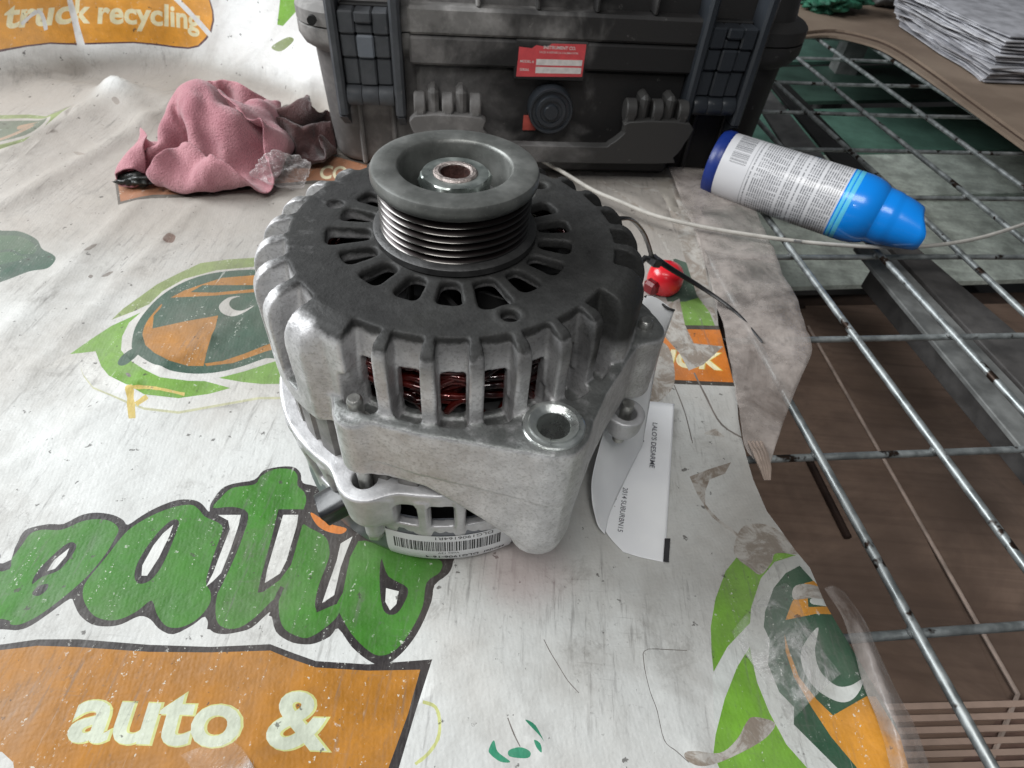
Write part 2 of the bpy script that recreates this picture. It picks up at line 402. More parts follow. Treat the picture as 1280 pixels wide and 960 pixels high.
# stator pack with welded notches
STEEL = NT('stator_laminations'); zz = STEEL.sep(STEEL.tc.outputs['Object'])[2]
lam = STEEL.wave(1, STEEL.co((0, 0, 420)), 0, 0, 'Z'); nn_ = STEEL.noise(120, 5)
c_ = STEEL.mix(STEEL.ramp(nn_, .3, .75), (.12, .115, .11), (.26, .25, .24)); c_ = STEEL.mix(STEEL.math('MULTIPLY', STEEL.ramp(STEEL.noise(45, 5), .55, .75), .5), c_, (.14, .085, .05))
STEEL = STEEL.done(c_, .5, .6, STEEL.bump(lam, .25, .0003))
V = []; F_ = []; N = 36*8
for k in range(N):
    q = 2*math.pi*k/N; ph = (k % 8)
    r = .0690 if 1 <= ph <= 6 else .0664
    for z in (.050, .0560, .089, .0905): V.append((r*math.cos(q)-.0030, r*math.sin(q), z))
for k in range(N):
    k2 = (k+1) % N
    for i in range(3): F_.append((k*4+i, k2*4+i, k2*4+i+1, k*4+i+1))
mesh_obj('stator', V, F_, STEEL, ALT, True, 25)

# windings: enamelled wire
ENAM = NT('winding_enamel'); n_ = ENAM.noise(90, 4)
ENAM = ENAM.done(ENAM.mix(ENAM.ramp(n_, .35, .7), (.006, .0015, .0015), (.15, .012, .008)), .13, .5, None, Coat_Weight=.8, Coat_Roughness=.08)
mb = MB()
for i in range(21):
    lay = i // 7; j = i % 7
    r0 = .0572-.0026*lay; z0 = .1165-.0030*j-.0012*lay; ph = rng.random()*6.28; P = []
    for k in range(181):
        q = 2*math.pi*k/180
        zz = z0+.0016*math.sin(9*q+ph)+.0009*math.sin(23*q+2*ph)
        rr = r0+.0007*math.sin(14*q+ph*3)
        P.append((rr*math.cos(q), rr*math.sin(q), zz))
    mb.tube(P, .0014, 8, False)
for k in range(18):
    q = 2*math.pi*k/18; a2 = .16*(1 if k % 2 else -1); P = []
    for t in np.linspace(0, 1, 12):
        qq = q+a2*2*(t-.5)*1.2; zz = .080+.019*math.sin(t*math.pi); rr = .0578
        P.append((rr*math.cos(qq), rr*math.sin(qq), zz))
    mb.tube(P, .0015, 7)
mb.build('windings', ENAM, ALT, angle=None)

# pulley
PUL = NT('pulley_steel'); n1 = PUL.noise(70, 5, .6); n2 = PUL.noise(700, 3); x_, y_, z_ = PUL.sep(PUL.tc.outputs['Object'])
r_ = PUL.math('POWER', PUL.math('ADD', PUL.math('MULTIPLY', x_, x_), PUL.math('MULTIPLY', y_, y_)), .5)
c_ = PUL.mix(PUL.ramp(n1, .3, .7), (.12, .125, .118), (.22, .225, .215)); c_ = PUL.mix(PUL.math('MULTIPLY', PUL.ramp(n2, .6, .72), .4), c_, (.26, .26, .25))
c_ = PUL.mix(PUL.math('MULTIPLY', PUL.ramp(PUL.noise(45, 6, .7), .60, .68), .5), c_, (.04, .042, .04))
PULF = PUL.done(c_, PUL.ramp(n1, .3, .7, .38, .52), .55, PUL.bump(n2, .2, .0003))
GR = NT('pulley_groove_steel'); n1 = GR.noise(60, 4); x_, y_, z_ = GR.sep(GR.tc.outputs['Object'])
r_ = GR.math('POWER', GR.math('ADD', GR.math('MULTIPLY', x_, x_), GR.math('MULTIPLY', y_, y_)), .5)
cr = GR.ramp(r_, .02690, .02725)  # crests painted brighter for their highlights, groove valleys kept dark
GRV = GR.done(GR.mix(cr, GR.mix(GR.ramp(n1, .3, .7), (.018, .014, .014), (.045, .036, .035)), (.11, .105, .10)), GR.ramp(cr, 0, 1, .30, .20), GR.ramp(cr, 0, 1, .6, 1))
PR = empty('pulley'); PR.parent = ALT
pr = [(19.0, 141), (19.3, 154.2), (19.8, 155.2), (20.4, 155.7), (27.6, 155.7), (28.8, 155.2), (29.3, 154.2), (29.3, 151.9), (28.8, 150.6), (27.8, 149.6)]
mbp = MB(); mbp.lathe([(r*1e-3, z*1e-3) for r, z in pr], 128); mbp.build('flange', PULF, PR, angle=40)
gr = [(27.9, 149.7)]
z = 149.5
for k in range(6):
    gr += [(27.3, z-.12), (25.0, z-1.15), (24.9, z-1.35), (27.3, z-2.4), (27.45, z-2.55)]; z -= 2.67
gr += [(26.5, 133.2)]
mbp = MB(); mbp.lathe([(r*1e-3, z_*1e-3) for r, z_ in gr], 160); mbp.build('grooved_drum', GRV, PR, angle=30)
mbp = MB(); mbp.lathe([(r*1e-3, z*1e-3) for r, z in [(26.3, 133.6), (29.3, 133.2), (30.2, 132.6), (30.2, 130.3), (29.6, 129.9), (16, 129.9)]], 128)
mbp.build('lower_flange', simple('pulley_black', (.05, .05, .05), .45, .5, .3, 90, .3), PR, angle=40)
mbp = MB(); mbp.lathe([(r*1e-3, z*1e-3) for r, z in [(19.1, 141.0), (18.4, 140.2), (0, 140.2)]], 96)
mbp.build('web', simple('pulley_web', (.03, .03, .028), .55, .4), PR)
# nut with washer face and hollow shaft
ZINC = NT('zinc_plated'); n1 = ZINC.noise(150, 5); ZN = ZINC.done(ZINC.mix(ZINC.ramp(n1, .3, .7), (.30, .34, .32), (.56, .60, .57)), ZINC.ramp(n1, .3, .7, .25, .45), .85, ZINC.bump(ZINC.noise(700), .2, .0003))
mbn = MB(); V = []; prof = [(0.8, 141), (1, 150.6), (.93, 152.2), (.72, 152.6), (.60, 152.6), (.60, 150)]
ns = 96; Fq = []
for k in range(ns):
    q = 2*math.pi*k/ns; hexr = 13.2*math.cos(math.pi/6)/math.cos((q % (math.pi/3))-math.pi/6)
    for i, (s_, z) in enumerate(prof):
        rr = hexr if i <= 1 else min(hexr, 12.2) if i == 2 else 11.6 if i == 3 else 7.9
        if i == 0: rr = 11
        V.append((rr*1e-3*math.cos(q+.25), rr*1e-3*math.sin(q+.25), z*1e-3))
for k in range(ns):
    for i in range(5): Fq.append((k*6+i, ((k+1) % ns)*6+i, ((k+1) % ns)*6+i+1, k*6+i+1))
nut = mesh_obj('nut', V, Fq, ZN, PR, True, 28)
RUST = simple('rusty_shaft', (.09, .045, .038), .6, .5, .5, 260, .8, .0006)
mbs = MB(); mbs.lathe([(r*1e-3, z*1e-3) for r, z in [(7.9, 151), (7.8, 152.7), (7.2, 153.3), (6.0, 153.4), (5.3, 152.9), (5.0, 146), (0, 146)]], 48)
sh = mbs.build('shaft', simple('shaft_end', (.36, .31, .29), .35, .8, .4, 300, .9, .0006), PR, angle=40)
mbs = MB(); mbs.lathe([(r*1e-3, z*1e-3) for r, z in [(5.2, 152.8), (4.9, 147.5), (0, 147.2)]], 12); mbs.build('shaft_bore', RUST, sh, angle=25)

# steel bushing in the ear
mbb = MB(); mbb.lathe([(r*1e-3, z*1e-3) for r, z in [(0, 84), (5.6, 84), (5.7, 100.3), (6.3, 101.0), (8.3, 101.9), (8.5, 101.6), (8.7, 101.3), (10.2, 101.3), (10.7, 100.8), (10.6, 97)]], 64, Matrix.Translation((BU[0]*1e-3, BU[1]*1e-3, 0)))
bu = mbb.build('bushing', simple('bushing_steel', (.66, .69, .67), .30, .9, .2, 120, .2), ALT, angle=30)
mbb = MB(); mbb.lathe([(5.55e-3, .0845), (0, .0845)], 32, Matrix.Translation((BU[0]*1e-3, BU[1]*1e-3, 0))); mbb.build('bore', BLK, bu)  # black disc stands in for the shade down the hole
# through bolts
BOLT = simple('bolt_steel', (.42, .42, .40), .35, .85, .3, 200, .3)
for bx, by in (BL, BR, (-44, 55)):
    mbb = MB(); mbb.lathe([(r*1e-3, z*1e-3) for r, z in [(0, 103.2), (2.0, 103.2), (2.6, 102.6), (2.8, 101.6), (2.8, 92), (4.6, 91.8), (4.8, 90)]], 24, Matrix.Translation((bx*1e-3, by*1e-3, 0)))
    mbb.build('bolt_end', BOLT, ALT, angle=40)
for bx, by in (STUDL, STUDR, STUDB):
    mbb = MB(); mbb.lathe([(r*1e-3, z*1e-3) for r, z in [(0, 66 if by == STUDR[1] else 88), (2.6, 66 if by == STUDR[1] else 88), (2.8, 42), (0, 42)]], 24, Matrix.Translation((bx*1e-3, by*1e-3, 0)))
    mbb.build('bolt', BOLT, ALT, angle=40)
    if by == STUDR[1]: continue
    mbb = MB(); mbb.prism([(3.9e-3*math.cos(q)+bx*1e-3, 3.9e-3*math.sin(q)+by*1e-3) for q in np.arange(6)*math.pi/3], .0195, .0235)
    mbb.build('bolt_head', BOLT, ALT, bevel=.0004)

# text helper: outlines of a string, scaled so that its cap height is 1
_txt = {}
def text_mesh(s, offset=0.0, shear=0.0, spacing=1.0, res=4):
    key = (s, offset, shear, spacing, res)
    if key in _txt: return _txt[key]
    cu = bpy.data.curves.new('t', 'FONT'); cu.body = s; cu.offset = offset; cu.shear = shear; cu.space_character = spacing; cu.resolution_u = res; cu.size = 1.0
    o = bpy.data.objects.new('t', cu); scene.collection.objects.link(o)
    me = o.to_mesh(); V = np.array([v.co[:] for v in me.vertices]); Fc = [tuple(p.vertices) for p in me.polygons]
    cnt = {}
    for f in Fc:
        for i in range(len(f)):
            e = tuple(sorted((f[i], f[(i+1) % len(f)]))); cnt[e] = cnt.get(e, 0)+1
    E_ = [e for e, c in cnt.items() if c == 1]
    o.to_mesh_clear(); bpy.data.objects.remove(o); bpy.data.curves.remove(cu)
    V[:, 0] -= V[:, 0].min(); V /= .73
    _txt[key] = (V[:, :2].copy(), Fc, E_); return _txt[key]
INK = simple('label_ink', (.03, .03, .032), .6, 0, .2, 60, 0)
WHITE = simple('label_white', (.72, .73, .75), .45, 0, .04, 60, .05)
# curved label on the rear cover
LB = []; F_ = []; nl = 40; a0, a1 = math.radians(-104), math.radians(-58)
for i in range(nl+1):
    q = a0+(a1-a0)*i/nl
    for z, r in ((3.2, 67.9), (5, 68.6), (9, 69.65), (13, 70.05), (17, 70.1), (22, 70.0), (26.5, 69.95)): LB.append((r*1e-3*math.cos(q)-.005, r*1e-3*math.sin(q), z*1e-3))
for i in range(nl):
    for j in range(6): F_.append((i*7+j, (i+1)*7+j, (i+1)*7+j+1, i*7+j+1))
lab = mesh_obj('label', LB, F_, WHITE, ALT)
def rcov(z): return np.interp(z, [3.2, 5, 9, 13, 17, 22, 27.5], [67.9, 68.6, 69.65, 70.05, 70.1, 70.0, 69.95])
def on_cover(V2, ang0, z0, h, wscale=1.0):
    """upside-down text: runs towards decreasing angle, letters' tops point down"""
    out = []
    for x, y in V2:
        z = z0-y*h; r = rcov(z)+.08; q = math.radians(ang0)-x*h*wscale/70.0
        out.append((r*1e-3*math.cos(q)-.005, r*1e-3*math.sin(q), z*1e-3))
    return out
tm = MB()
V2, F2, _ = text_mesh('Model  DLG1906-16-4', .015); tm.add(on_cover(V2, -61, 9.5, 3.0, .95), F2)
V2, F2, _ = text_mesh('Volts 12V', 0); tm.add(on_cover(V2, -78, 13.2, 1.7), F2)
q = -63
while q > -101:
    w = rng.choice([.12, .2, .35]); g = rng.choice([.18, .28, .45])
    V = []
    for z in (14.2, 18, 22.0):
        for qq in (q, q-w*1.6): V.append((rcov(z)*1e-3*1.0012*math.cos(math.radians(qq))-.005, rcov(z)*1e-3*1.0012*math.sin(math.radians(qq)), z*1e-3))
    tm.add(V, [(0, 1, 3, 2), (2, 3, 5, 4)]); q -= w*1.6+g
V2, F2, _ = text_mesh('DLG1906164R1', 0); tm.add(on_cover(V2, -66, 25.8, 2.2, 1.3), F2)
tm.build('label_print', INK, lab, smooth=False)
# black socket on the left flank, orange seal below
CON = simple('socket_plastic', (.012, .013, .015), .3, 0, .2, 80, .08)
c0 = un(408, 634, .030)
M = Matrix.Translation(c0)@Matrix.Rotation(math.radians(-150), 4, 'Z')@Matrix.Rotation(math.radians(18), 4, 'Y')
mbc = MB(); prof2 = smooth_poly([(-.0055, -.004), (.0055, -.0048), (.0062, 0), (.0055, .0048), (-.0055, .004), (-.0066, 0)], 4); n = len(prof2)
V = []; 
for (dx, s_) in ((-.012, 1), (.0020, 1), (.0024, .97), (.0024, .86), (-.006, .80)):
    for a_, b_ in prof2: V.append(M@Vector((dx, a_*s_, b_*s_)))
F_ = [(i*n+k, i*n+(k+1) % n, (i+1)*n+(k+1) % n, (i+1)*n+k) for i in range(4) for k in range(n)]+[tuple(4*n+k for k in range(n))]
mesh_obj('socket', V, F_, CON, ALT, True, 40)
# ------------------------------------------------------------------ printed tarp (one sheet: the print is cut into the mesh)
def y0(u): return np.interp(u, [-1.2, -.56, -.50, -.4477, -.359, -.26, -.19, -.15], [.36, .37, .405, .447, .457, .438, .405, .36])
def wall_sp(u, v):
    s_ = np.where(u < -.12, v-y0(u), -1.0); b = .010
    return .5*(s_+np.sqrt(s_*s_+b*b))-b*.1
def to_uv(px, py):
    q = un(px, py)
    if q[0] < -.13 and q[1] > y0(q[0])+.004:
        d = q-CAM; yy = y0(q[0])
        for _ in range(12):       # meets the leaning part: Y - y0 = .38 Z
            t = (yy+.38*0-CAM[1]-.38*CAM[2]*-1*0-0)/(d[1]) if False else (yy-.38*0+.38*CAM[2]-CAM[1])/(d[1]-.38*d[2])
            p = CAM+d*t; yy = float(y0(p[0]))
        return np.array([p[0], yy+p[2]/.92])
    return q[:2]
RIDGES = [((0, 195), (150, 125), .010, .020), ((150, 125), (190, 160), .005, .014), ((0, 225), (200, 120), .004, .03), ((560, 960), (900, 700), .0012, .03),
          ((300, 330), (120, 560), .0015, .03), ((720, 215), (900, 300), .003, .008), ((730, 240), (860, 250), .003, .010), ((60, 110), (200, 130), .006, .02),
          ((330, 190), (395, 130), .012, .02), ((985, 720), (1120, 940), .004, .010), ((700, 790), (760, 900), .0008, .006), ((0, 590), (330, 380), .0016, .0035), ((30, 470), (250, 250), .0018, .004), ((560, 745), (690, 960), .0010, .003), ((720, 640), (880, 950), .0013, .0035), ((0, 420), (180, 240), .0022, .006), ((240, 960), (560, 860), .0009, .003), ((0, 260), (230, 130), .0035, .008)]
RG = [(un(*a)[:2], un(*b)[:2], h, w) for a, b, h, w in RIDGES]
def tarp_xyz(u, v):
    u = np.asarray(u, float); v = np.asarray(v, float)
    z = .0012*snoise(u, v, 0, 22, 1)+.0005*snoise(u, v, 0, 70, 2)+.00015*snoise(u, v, 0, 230, 4)
    for a, b, h, w in RG:
        e = b-a; t = np.clip(((u-a[0])*e[0]+(v-a[1])*e[1])/(e@e), 0, 1); dd = np.hypot(u-a[0]-e[0]*t, v-a[1]-e[1]*t)
        z = z+h*np.exp(-(dd/w)**2)
    near = np.exp(-(np.hypot(u, v)/.09)**4); z = z*(1-.9*near)
    nc = sstep(.27, .31, v)*sstep(-.20, -.14, u); z = z*(1-nc)-.0005*nc
    sp = wall_sp(u, v); up = sstep(0.0, .03, sp)
    wob = up*(.0035*np.sin(u*24+1.1+np.sin(u*13)*1.5+sp*3)+.0015*np.sin(u*63+2+sp*9))
    foot = np.exp(-((sp-.02)/.03)**2)*.012*np.sin(u*27+2)*(sp > .0005)
    Y = v-(1-.38*.92)*sp+wob*.8-foot; Z = z+.92*sp
    return np.stack([u, Y, Z], -1)

def pxpoly(P, k=5, smooth=True):
    P = smooth_poly(P, k) if smooth else np.array(P, float)
    if P[:, 1].min() < 100:
        Q = []
        for i in range(len(P)):
            a, b = P[i], P[(i+1) % len(P)]; n = max(1, int(np.hypot(*(b-a))/8)); Q += [a+(b-a)*j/n for j in range(n)]
        P = np.array(Q)
    return np.array([to_uv(*p) for p in P])
PRINTS = []                                           # (material key, list of edges in uv)
def pr_poly(key, P, k=5, smooth=True, off=(0, 0), s=1.0):
    P = [(off[0]+x/s, off[1]+y/s) for x, y in P]
    uv = pxpoly(P, k, smooth); PRINTS.append((key, [(uv[i], uv[(i+1) % len(uv)]) for i in range(len(uv))]))
def pr_stroke(key, P, w, off=(0, 0), s=1.0, taper=False):
    P = smooth_poly([(off[0]+x/s, off[1]+y/s) for x, y in P], 4, False); L_ = []; R_ = []
    for i in range(len(P)):
        t = P[min(i+1, len(P)-1)]-P[max(i-1, 0)]; t = t/np.hypot(*t); nn = np.array([-t[1], t[0]])*w/2
        if taper: nn = nn*(.15+.85*math.sin(math.pi*(i+.5)/len(P)))
        nn = nn*(.8+.4*rng.random())
        L_.append(P[i]+nn); R_.append(P[i]-nn)
    uv = np.array([to_uv(*p) for p in L_+R_[::-1]]); PRINTS.append((key, [(uv[i], uv[(i+1) % len(uv)]) for i in range(len(uv))]))
def pr_text(key, s_, O, E_, U, offset=.02, shear=0, spacing=1.0, halo=None):
    O, E_, U = (to_uv(*p) for p in (O, E_, U)); up_ = O[1] > y0(O[0]) and E_[1] > y0(E_[0])
    if up_: O, E_, U = (np.array([p[0], p[1]-y0(p[0])]) for p in (O, E_, U))
    for kk, of in (((halo, offset+.016),) if halo else ())+((key, offset),):
        V2, _, Ed = text_mesh(s_, of, shear, spacing); W = text_mesh(s_, offset, shear, spacing)[0][:, 0].max()
        Q = O+V2[:, :1]/W*(E_-O)+V2[:, 1:2]*(U-O)
        if up_: Q = np.stack([Q[:, 0], Q[:, 1]+y0(Q[:, 0])], -1)
        PRINTS.append((kk, [(Q[a], Q[b]) for a, b in Ed]))

# beige / white cleaner paint of the band shapes and the logos
A4 = dict(off=(40, 310), s=4)
pr_poly('white2', [(20,610),(170,530),(310,512),(340,590),(380,640),(470,690),(560,740),(730,755),(880,730),(990,700),(860,665),(930,650),(1050,670),(1150,682),(1300,680),(1300,745),(1130,745),(730,820),(560,805),(400,745),(300,695),(250,630),(225,572),(130,590)], **A4, smooth=False)
pr_poly('yellowish', [(230,585),(250,640),(300,705),(400,757),(560,817),(730,832),(1130,757),(1300,757),(1300,745),(1130,745),(730,820),(560,805),(400,745),(300,695),(250,630),(225,572)], **A4, smooth=False)
pr_poly('white2', [(390,355),(580,290),(650,215),(760,155),(920,115),(1130,95),(1300,100),(1300,560),(1170,570),(1050,610),(900,655),(780,665),(640,650),(560,610),(495,570),(440,510),(450,430),(510,340)], **A4, smooth=False)
pr_poly('olive', [(390,355),(450,300),(620,180),(720,130),(840,75),(980,60),(1130,50),(1300,50),(1300,100),(1130,95),(920,115),(760,155),(650,215),(580,280),(500,315)], **A4, smooth=False)
pr_poly('green', [(180,525),(280,455),(390,385),(540,320),(480,370),(445,440),(440,510),(480,560),(560,615),(640,655),(780,668),(860,667),(990,700),(880,730),(730,755),(560,740),(470,690),(380,640),(340,590),(310,512)], **A4, smooth=False)
pr_poly('green', [(930,650),(1060,615),(1180,575),(1300,540),(1300,680),(1150,680),(1050,670)], **A4, smooth=False)
pr_poly('dgreen', [(495,480),(510,400),(560,320),(640,240),(760,170),(900,130),(1120,110),(1300,110),(1300,520),(1165,550),(1050,590),(930,620),(810,632),(690,620),(600,585),(530,540),(500,510)], **A4)
pr_poly('orange', [(550,440),(560,390),(605,345),(600,405),(760,375),(930,343),(915,410),(900,450),(870,530),(855,592),(780,595),(690,580),(610,530),(565,490)], **A4, smooth=False)
pr_poly('orange', [(550,440),(570,370),(640,285),(640,300),(600,350),(590,420)], **A4)
pr_poly('orange', [(690,250),(760,215),(850,185),(950,155),(1120,138),(1300,138),(1300,180),(1120,188),(850,190),(790,225),(910,230),(1130,205),(1300,200),(1300,215),(1130,220),(910,245)], **A4, smooth=False)
pr_poly('orange', [(860,580),(950,565),(1060,527),(1160,485),(1300,440),(1300,480),(1165,515),(1000,575),(870,592)], **A4, smooth=False)
pr_poly('white2', [(1040,245),(980,255),(935,295),(950,330),(1000,345),(1060,330),(1110,293),(1050,315),(1005,310),(985,285),(1000,260)], **A4)
pr_poly('dgreen', [(425,570),(450,535),(500,505),(545,510),(520,545),(470,585),(435,590)], **A4)
pr_stroke('stain_y', [(490,700),(492,760),(500,860)], 9, **A4); pr_stroke('stain_y', [(470,715),(560,705),(640,712),(760,735)], 4, **A4); pr_stroke('stain_y', [(520,790),(575,750)], 6, **A4)
# dark blob at the left edge
pr_poly('dgreen', [(-40,285),(0,287),(23,288),(44,298),(51,310),(64,317),(68,324),(58,335),(35,339),(0,352),(-40,360)])
pr_poly('mgreen', [(-40,292),(0,293),(22,294),(38,302),(44,312),(30,322),(0,330),(-40,340)])
pr_stroke('dgreen', [(-20,318),(10,312),(25,318),(45,318)], 3)
# faded duck, far left
A8 = dict(off=(0, 100), s=3.43)
pr_poly('white2', [(-80,125),(60,130),(120,140),(200,155),(340,135),(300,210),(200,280),(110,350),(0,390),(60,400),(-80,420)], **A8, smooth=False)
pr_poly('olive', [(-80,150),(0,150),(120,148),(200,163),(320,143),(290,185),(215,245),(120,305),(0,350),(-80,370)], **A8, smooth=False)
pr_poly('white2', [(-80,168),(0,165),(130,165),(215,185),(238,205),(225,235),(150,285),(0,335),(-80,345)], **A8)
pr_poly('ogreen', [(-80,178),(0,174),(130,175),(205,195),(222,212),(205,240),(130,285),(0,322),(-80,335)], **A8)
pr_poly('forange', [(80,195),(140,190),(180,205),(180,225),(130,230),(75,215)], **A8)
pr_poly('forange', [(-80,290),(0,255),(90,240),(170,240),(130,268),(60,298),(0,315),(-80,325)], **A8)
# band under the rag
pr_poly('black', [(142,223),(200,209),(300,189),(400,186),(470,203),(470,236),(432,230),(392,229),(315,235),(230,245),(190,246),(146,254)], smooth=False)
pr_poly('rust_or', [(146,226),(200,213),(300,193),(400,190),(470,208),(470,231),(432,226),(392,225),(315,231),(230,241),(190,242),(149,250)], smooth=False)
pr_text('cream', 'CO', (398, 222), (432, 224), (402, 205), .03)
# right of the alternator: green, orange with lettering
pr_poly('green', [(840,365),(857,372),(880,369),(895,407),(843,408)], smooth=False)
pr_poly('dgreen', [(815,330),(845,322),(868,330),(880,369),(857,376),(835,376)], smooth=False)
pr_poly('black', [(822,405),(901,406),(920,482),(824,478)], smooth=False)
pr_poly('orange2', [(822,410),(901,411),(918,477),(824,473)], smooth=False)
pr_text('cream', 'UCK', (815, 455), (903, 461), (820, 434), .03, halo='yellow')
pr_poly('tape', [(818,405),(835,380),(850,372),(857,405),(868,428),(905,432),(880,455),(862,462),(850,440)], smooth=False)
# lower left: green bubble lettering with dark outline
pr_poly('ink', [(-90,700),(0,704),(15,685),(25,666),(37,659),(60,655),(77,655),(100,644),(120,641),(140,644),(152,650),(158,656),(175,645),(195,634),(220,625),(240,625),(251,630),(260,640),(262,630),(275,612),(290,605),(317,600),(328,589),(347,584),(366,584),(375,592),(378,604),(400,610),(480,640),(560,690),(566,703),(560,718),(543,732),(539,753),(525,786),(509,810),(490,828),(474,833),(458,826),(439,810),(422,787),(412,797),(393,806),(376,807),(360,803),(344,791),(338,769),(333,769),(314,786),(295,792),(276,794),(262,789),(255,772),(240,782),(215,794),(197,787),(186,775),(172,771),(150,781),(132,784),(112,781),(97,769),(90,755),(85,749),(62,765),(37,782),(20,788),(0,787),(-90,780)], k=3)
pr_poly('pgreen', [(-90,712),(0,714),(12,697),(25,680),(35,667),(50,662),(75,662),(100,652),(120,649),(137,652),(146,661),(142,672),(130,692),(110,717),(85,740),(50,767),(25,780),(10,781),(0,774),(-90,768)], 4)
pr_poly('ink', [(82,679),(92,680),(90,690),(72,712),(50,721),(37,730),(42,717),(60,697)]); pr_poly('white2', [(84,685),(80,695),(66,711),(56,714),(65,700)], smooth=False); pr_poly('ink', [(37,742),(45,733),(57,730),(55,738),(45,745)])
pr_poly('pgreen', [(162,660),(187,645),(215,634),(237,631),(247,637),(255,646),(272,654),(277,662),(270,682),(262,705),(256,728),(262,742),(260,757),(245,775),(225,785),(207,784),(195,770),(190,755),(185,752),(170,764),(150,774),(132,776),(115,770),(104,755),(101,740),(107,725),(130,697),(147,675)], 4)
pr_poly('ink', [(212,651),(222,652),(217,670),(202,705),(187,725),(172,730),(166,720),(172,700),(192,670)]); pr_poly('white2', [(215,656),(210,670),(197,697),(182,720),(175,720),(176,707),(190,682),(202,667)], smooth=False)
pr_poly('pgreen', [(265,635),(276,621),(290,610),(317,606),(325,596),(341,587),(363,587),(371,595),(371,607),(379,615),(382,626),(378,640),(376,661),(368,694),(360,721),(347,746),(338,753),(319,772),(298,786),(279,786),(269,775),(269,748),(276,732),(290,702),(303,669),(309,642),(290,634)], 3)
pr_poly('pgreen', [(376,658),(387,661),(406,672),(411,688),(409,702),(398,732),(393,756),(398,764),(422,756),(422,770),(406,786),(387,798),(374,798),(355,788),(348,769),(349,742),(360,721),(368,694)], 3)
pr_poly('pgreen', [(447,677),(493,688),(547,699),(550,715),(533,729),(528,759),(514,788),(495,813),(476,821),(460,815),(439,794),(425,770),(420,760),(426,740),(433,715)], 4)
pr_poly('ink', [(347,637),(382,637),(376,661),(363,707),(349,726),(328,741),(321,742),(325,723),(338,675)], smooth=False)
pr_poly('white2', [(353,644),(372,644),(370,658),(357,702),(349,718),(330,730),(333,713),(344,675)], smooth=False)
pr_poly('white2', [(271,644),(300,644),(297,657),(287,687),(275,717),(265,727),(256,734),(265,717),(275,690),(286,662),(284,651)], smooth=False)
pr_stroke('ink', [(338,772),(346,748),(352,735)], 6); pr_stroke('ink', [(260,788),(265,760),(268,730)], 6)
pr_poly('ink', [(412,668),(452,668),(436,699),(428,742),(420,756),(395,767),(393,756),(401,726),(414,696)], smooth=False)
pr_poly('white2', [(440,671),(433,688),(425,710),(417,745),(402,755),(408,737),(420,702),(425,680)], smooth=False)
pr_poly('ink', [(476,699),(485,721),(509,736),(504,756),(493,769),(479,764),(474,732)], 4); pr_poly('white2', [(482,736),(498,740),(495,756),(487,764),(481,753)], smooth=False)
pr_poly('ink', [(384,640),(410,650),(440,655),(428,676),(412,674),(398,664)]); pr_poly('orange2', [(388,641),(411,655),(432,661),(425,668),(406,664),(394,655)])
# orange band "auto &"
pr_poly('ink', [(-90,812),(0,806),(44,800),(96,800),(184,807),(262,810),(337,807),(363,817),(394,828),(459,832),(540,826),(520,889),(499,960),(480,1020),(-90,1020)], smooth=False)
pr_poly('orange', [(-90,820),(0,813),(44,808),(96,810),(184,816),(262,817),(337,815),(359,824),(394,836),(459,840),(525,839),(510,894),(486,960),(468,1020),(-90,1020)], smooth=False)
pr_poly('white2', [(-90,930),(0,942),(14,955),(22,1020),(-90,1020)], smooth=False)
pr_text('pale', 'auto &', (80, 926), (409, 938), (98, 852), .026, .12, 1.0, halo='ygreen')
# right lower logo
A5 = dict(off=(860, 660), s=3.2)
pr_poly('white3', [(440,110),(250,180),(200,400),(100,600),(120,1010),(1000,1010),(900,800)], **A5, smooth=False)
pr_poly('green2', [(205,110),(150,180),(110,290),(92,400),(96,500),(105,580),(160,480),(250,385),(255,320),(290,210),(340,150),(430,118),(330,100)], **A5, smooth=False)
pr_poly('white3', [(285,235),(330,170),(420,120),(520,200),(360,300),(300,420),(250,430),(262,320)], **A5, smooth=False)
pr_poly('green2', [(250,480),(200,560),(150,690),(115,830),(105,910),(150,1010),(520,1010),(480,960),(400,870),(330,740),(280,620),(258,520)], **A5, smooth=False)
pr_poly('dgreen2', [(490,215),(440,165),(380,200),(340,250),(310,340),(305,400),(330,450),(325,550),(370,660),(430,720),(430,790),(520,880),(600,960),(650,1010),(1000,1010),(900,800),(640,420),(560,300)], **A5, smooth=False)
pr_poly('orange3', [(500,222),(455,240),(410,310),(390,375),(500,362),(600,355),(560,325),(470,335),(465,280),(540,260)], **A5, smooth=False)
pr_poly('orange3', [(388,430),(395,500),(430,600),(500,720),(580,840),(680,960),(720,1020),(1000,1020),(840,850),(740,690),(700,690),(585,755),(520,690),(450,600),(410,500)], **A5, smooth=False)
pr_poly('white3', [(510,415),(465,470),(455,530),(480,600),(530,660),(610,705),(660,690),(690,620),(640,645),(590,640),(530,580),(505,500)], **A5)
pr_poly('white3', [(485,300),(590,292),(590,320),(490,325)], **A5)
pr_poly('tape', [(185,110),(200,30),(240,-10),(330,-5),(420,60),(450,110),(350,112),(330,150),(290,195),(250,170)], **A5)
pr_poly('tape', [(240,780),(270,760),(350,780),(340,820),(280,870),(150,935),(60,960),(0,935),(0,900),(130,905),(200,850)], **A5)
pr_poly('tape', [(420,250),(520,245),(560,290),(480,300),(415,300)], **A5)
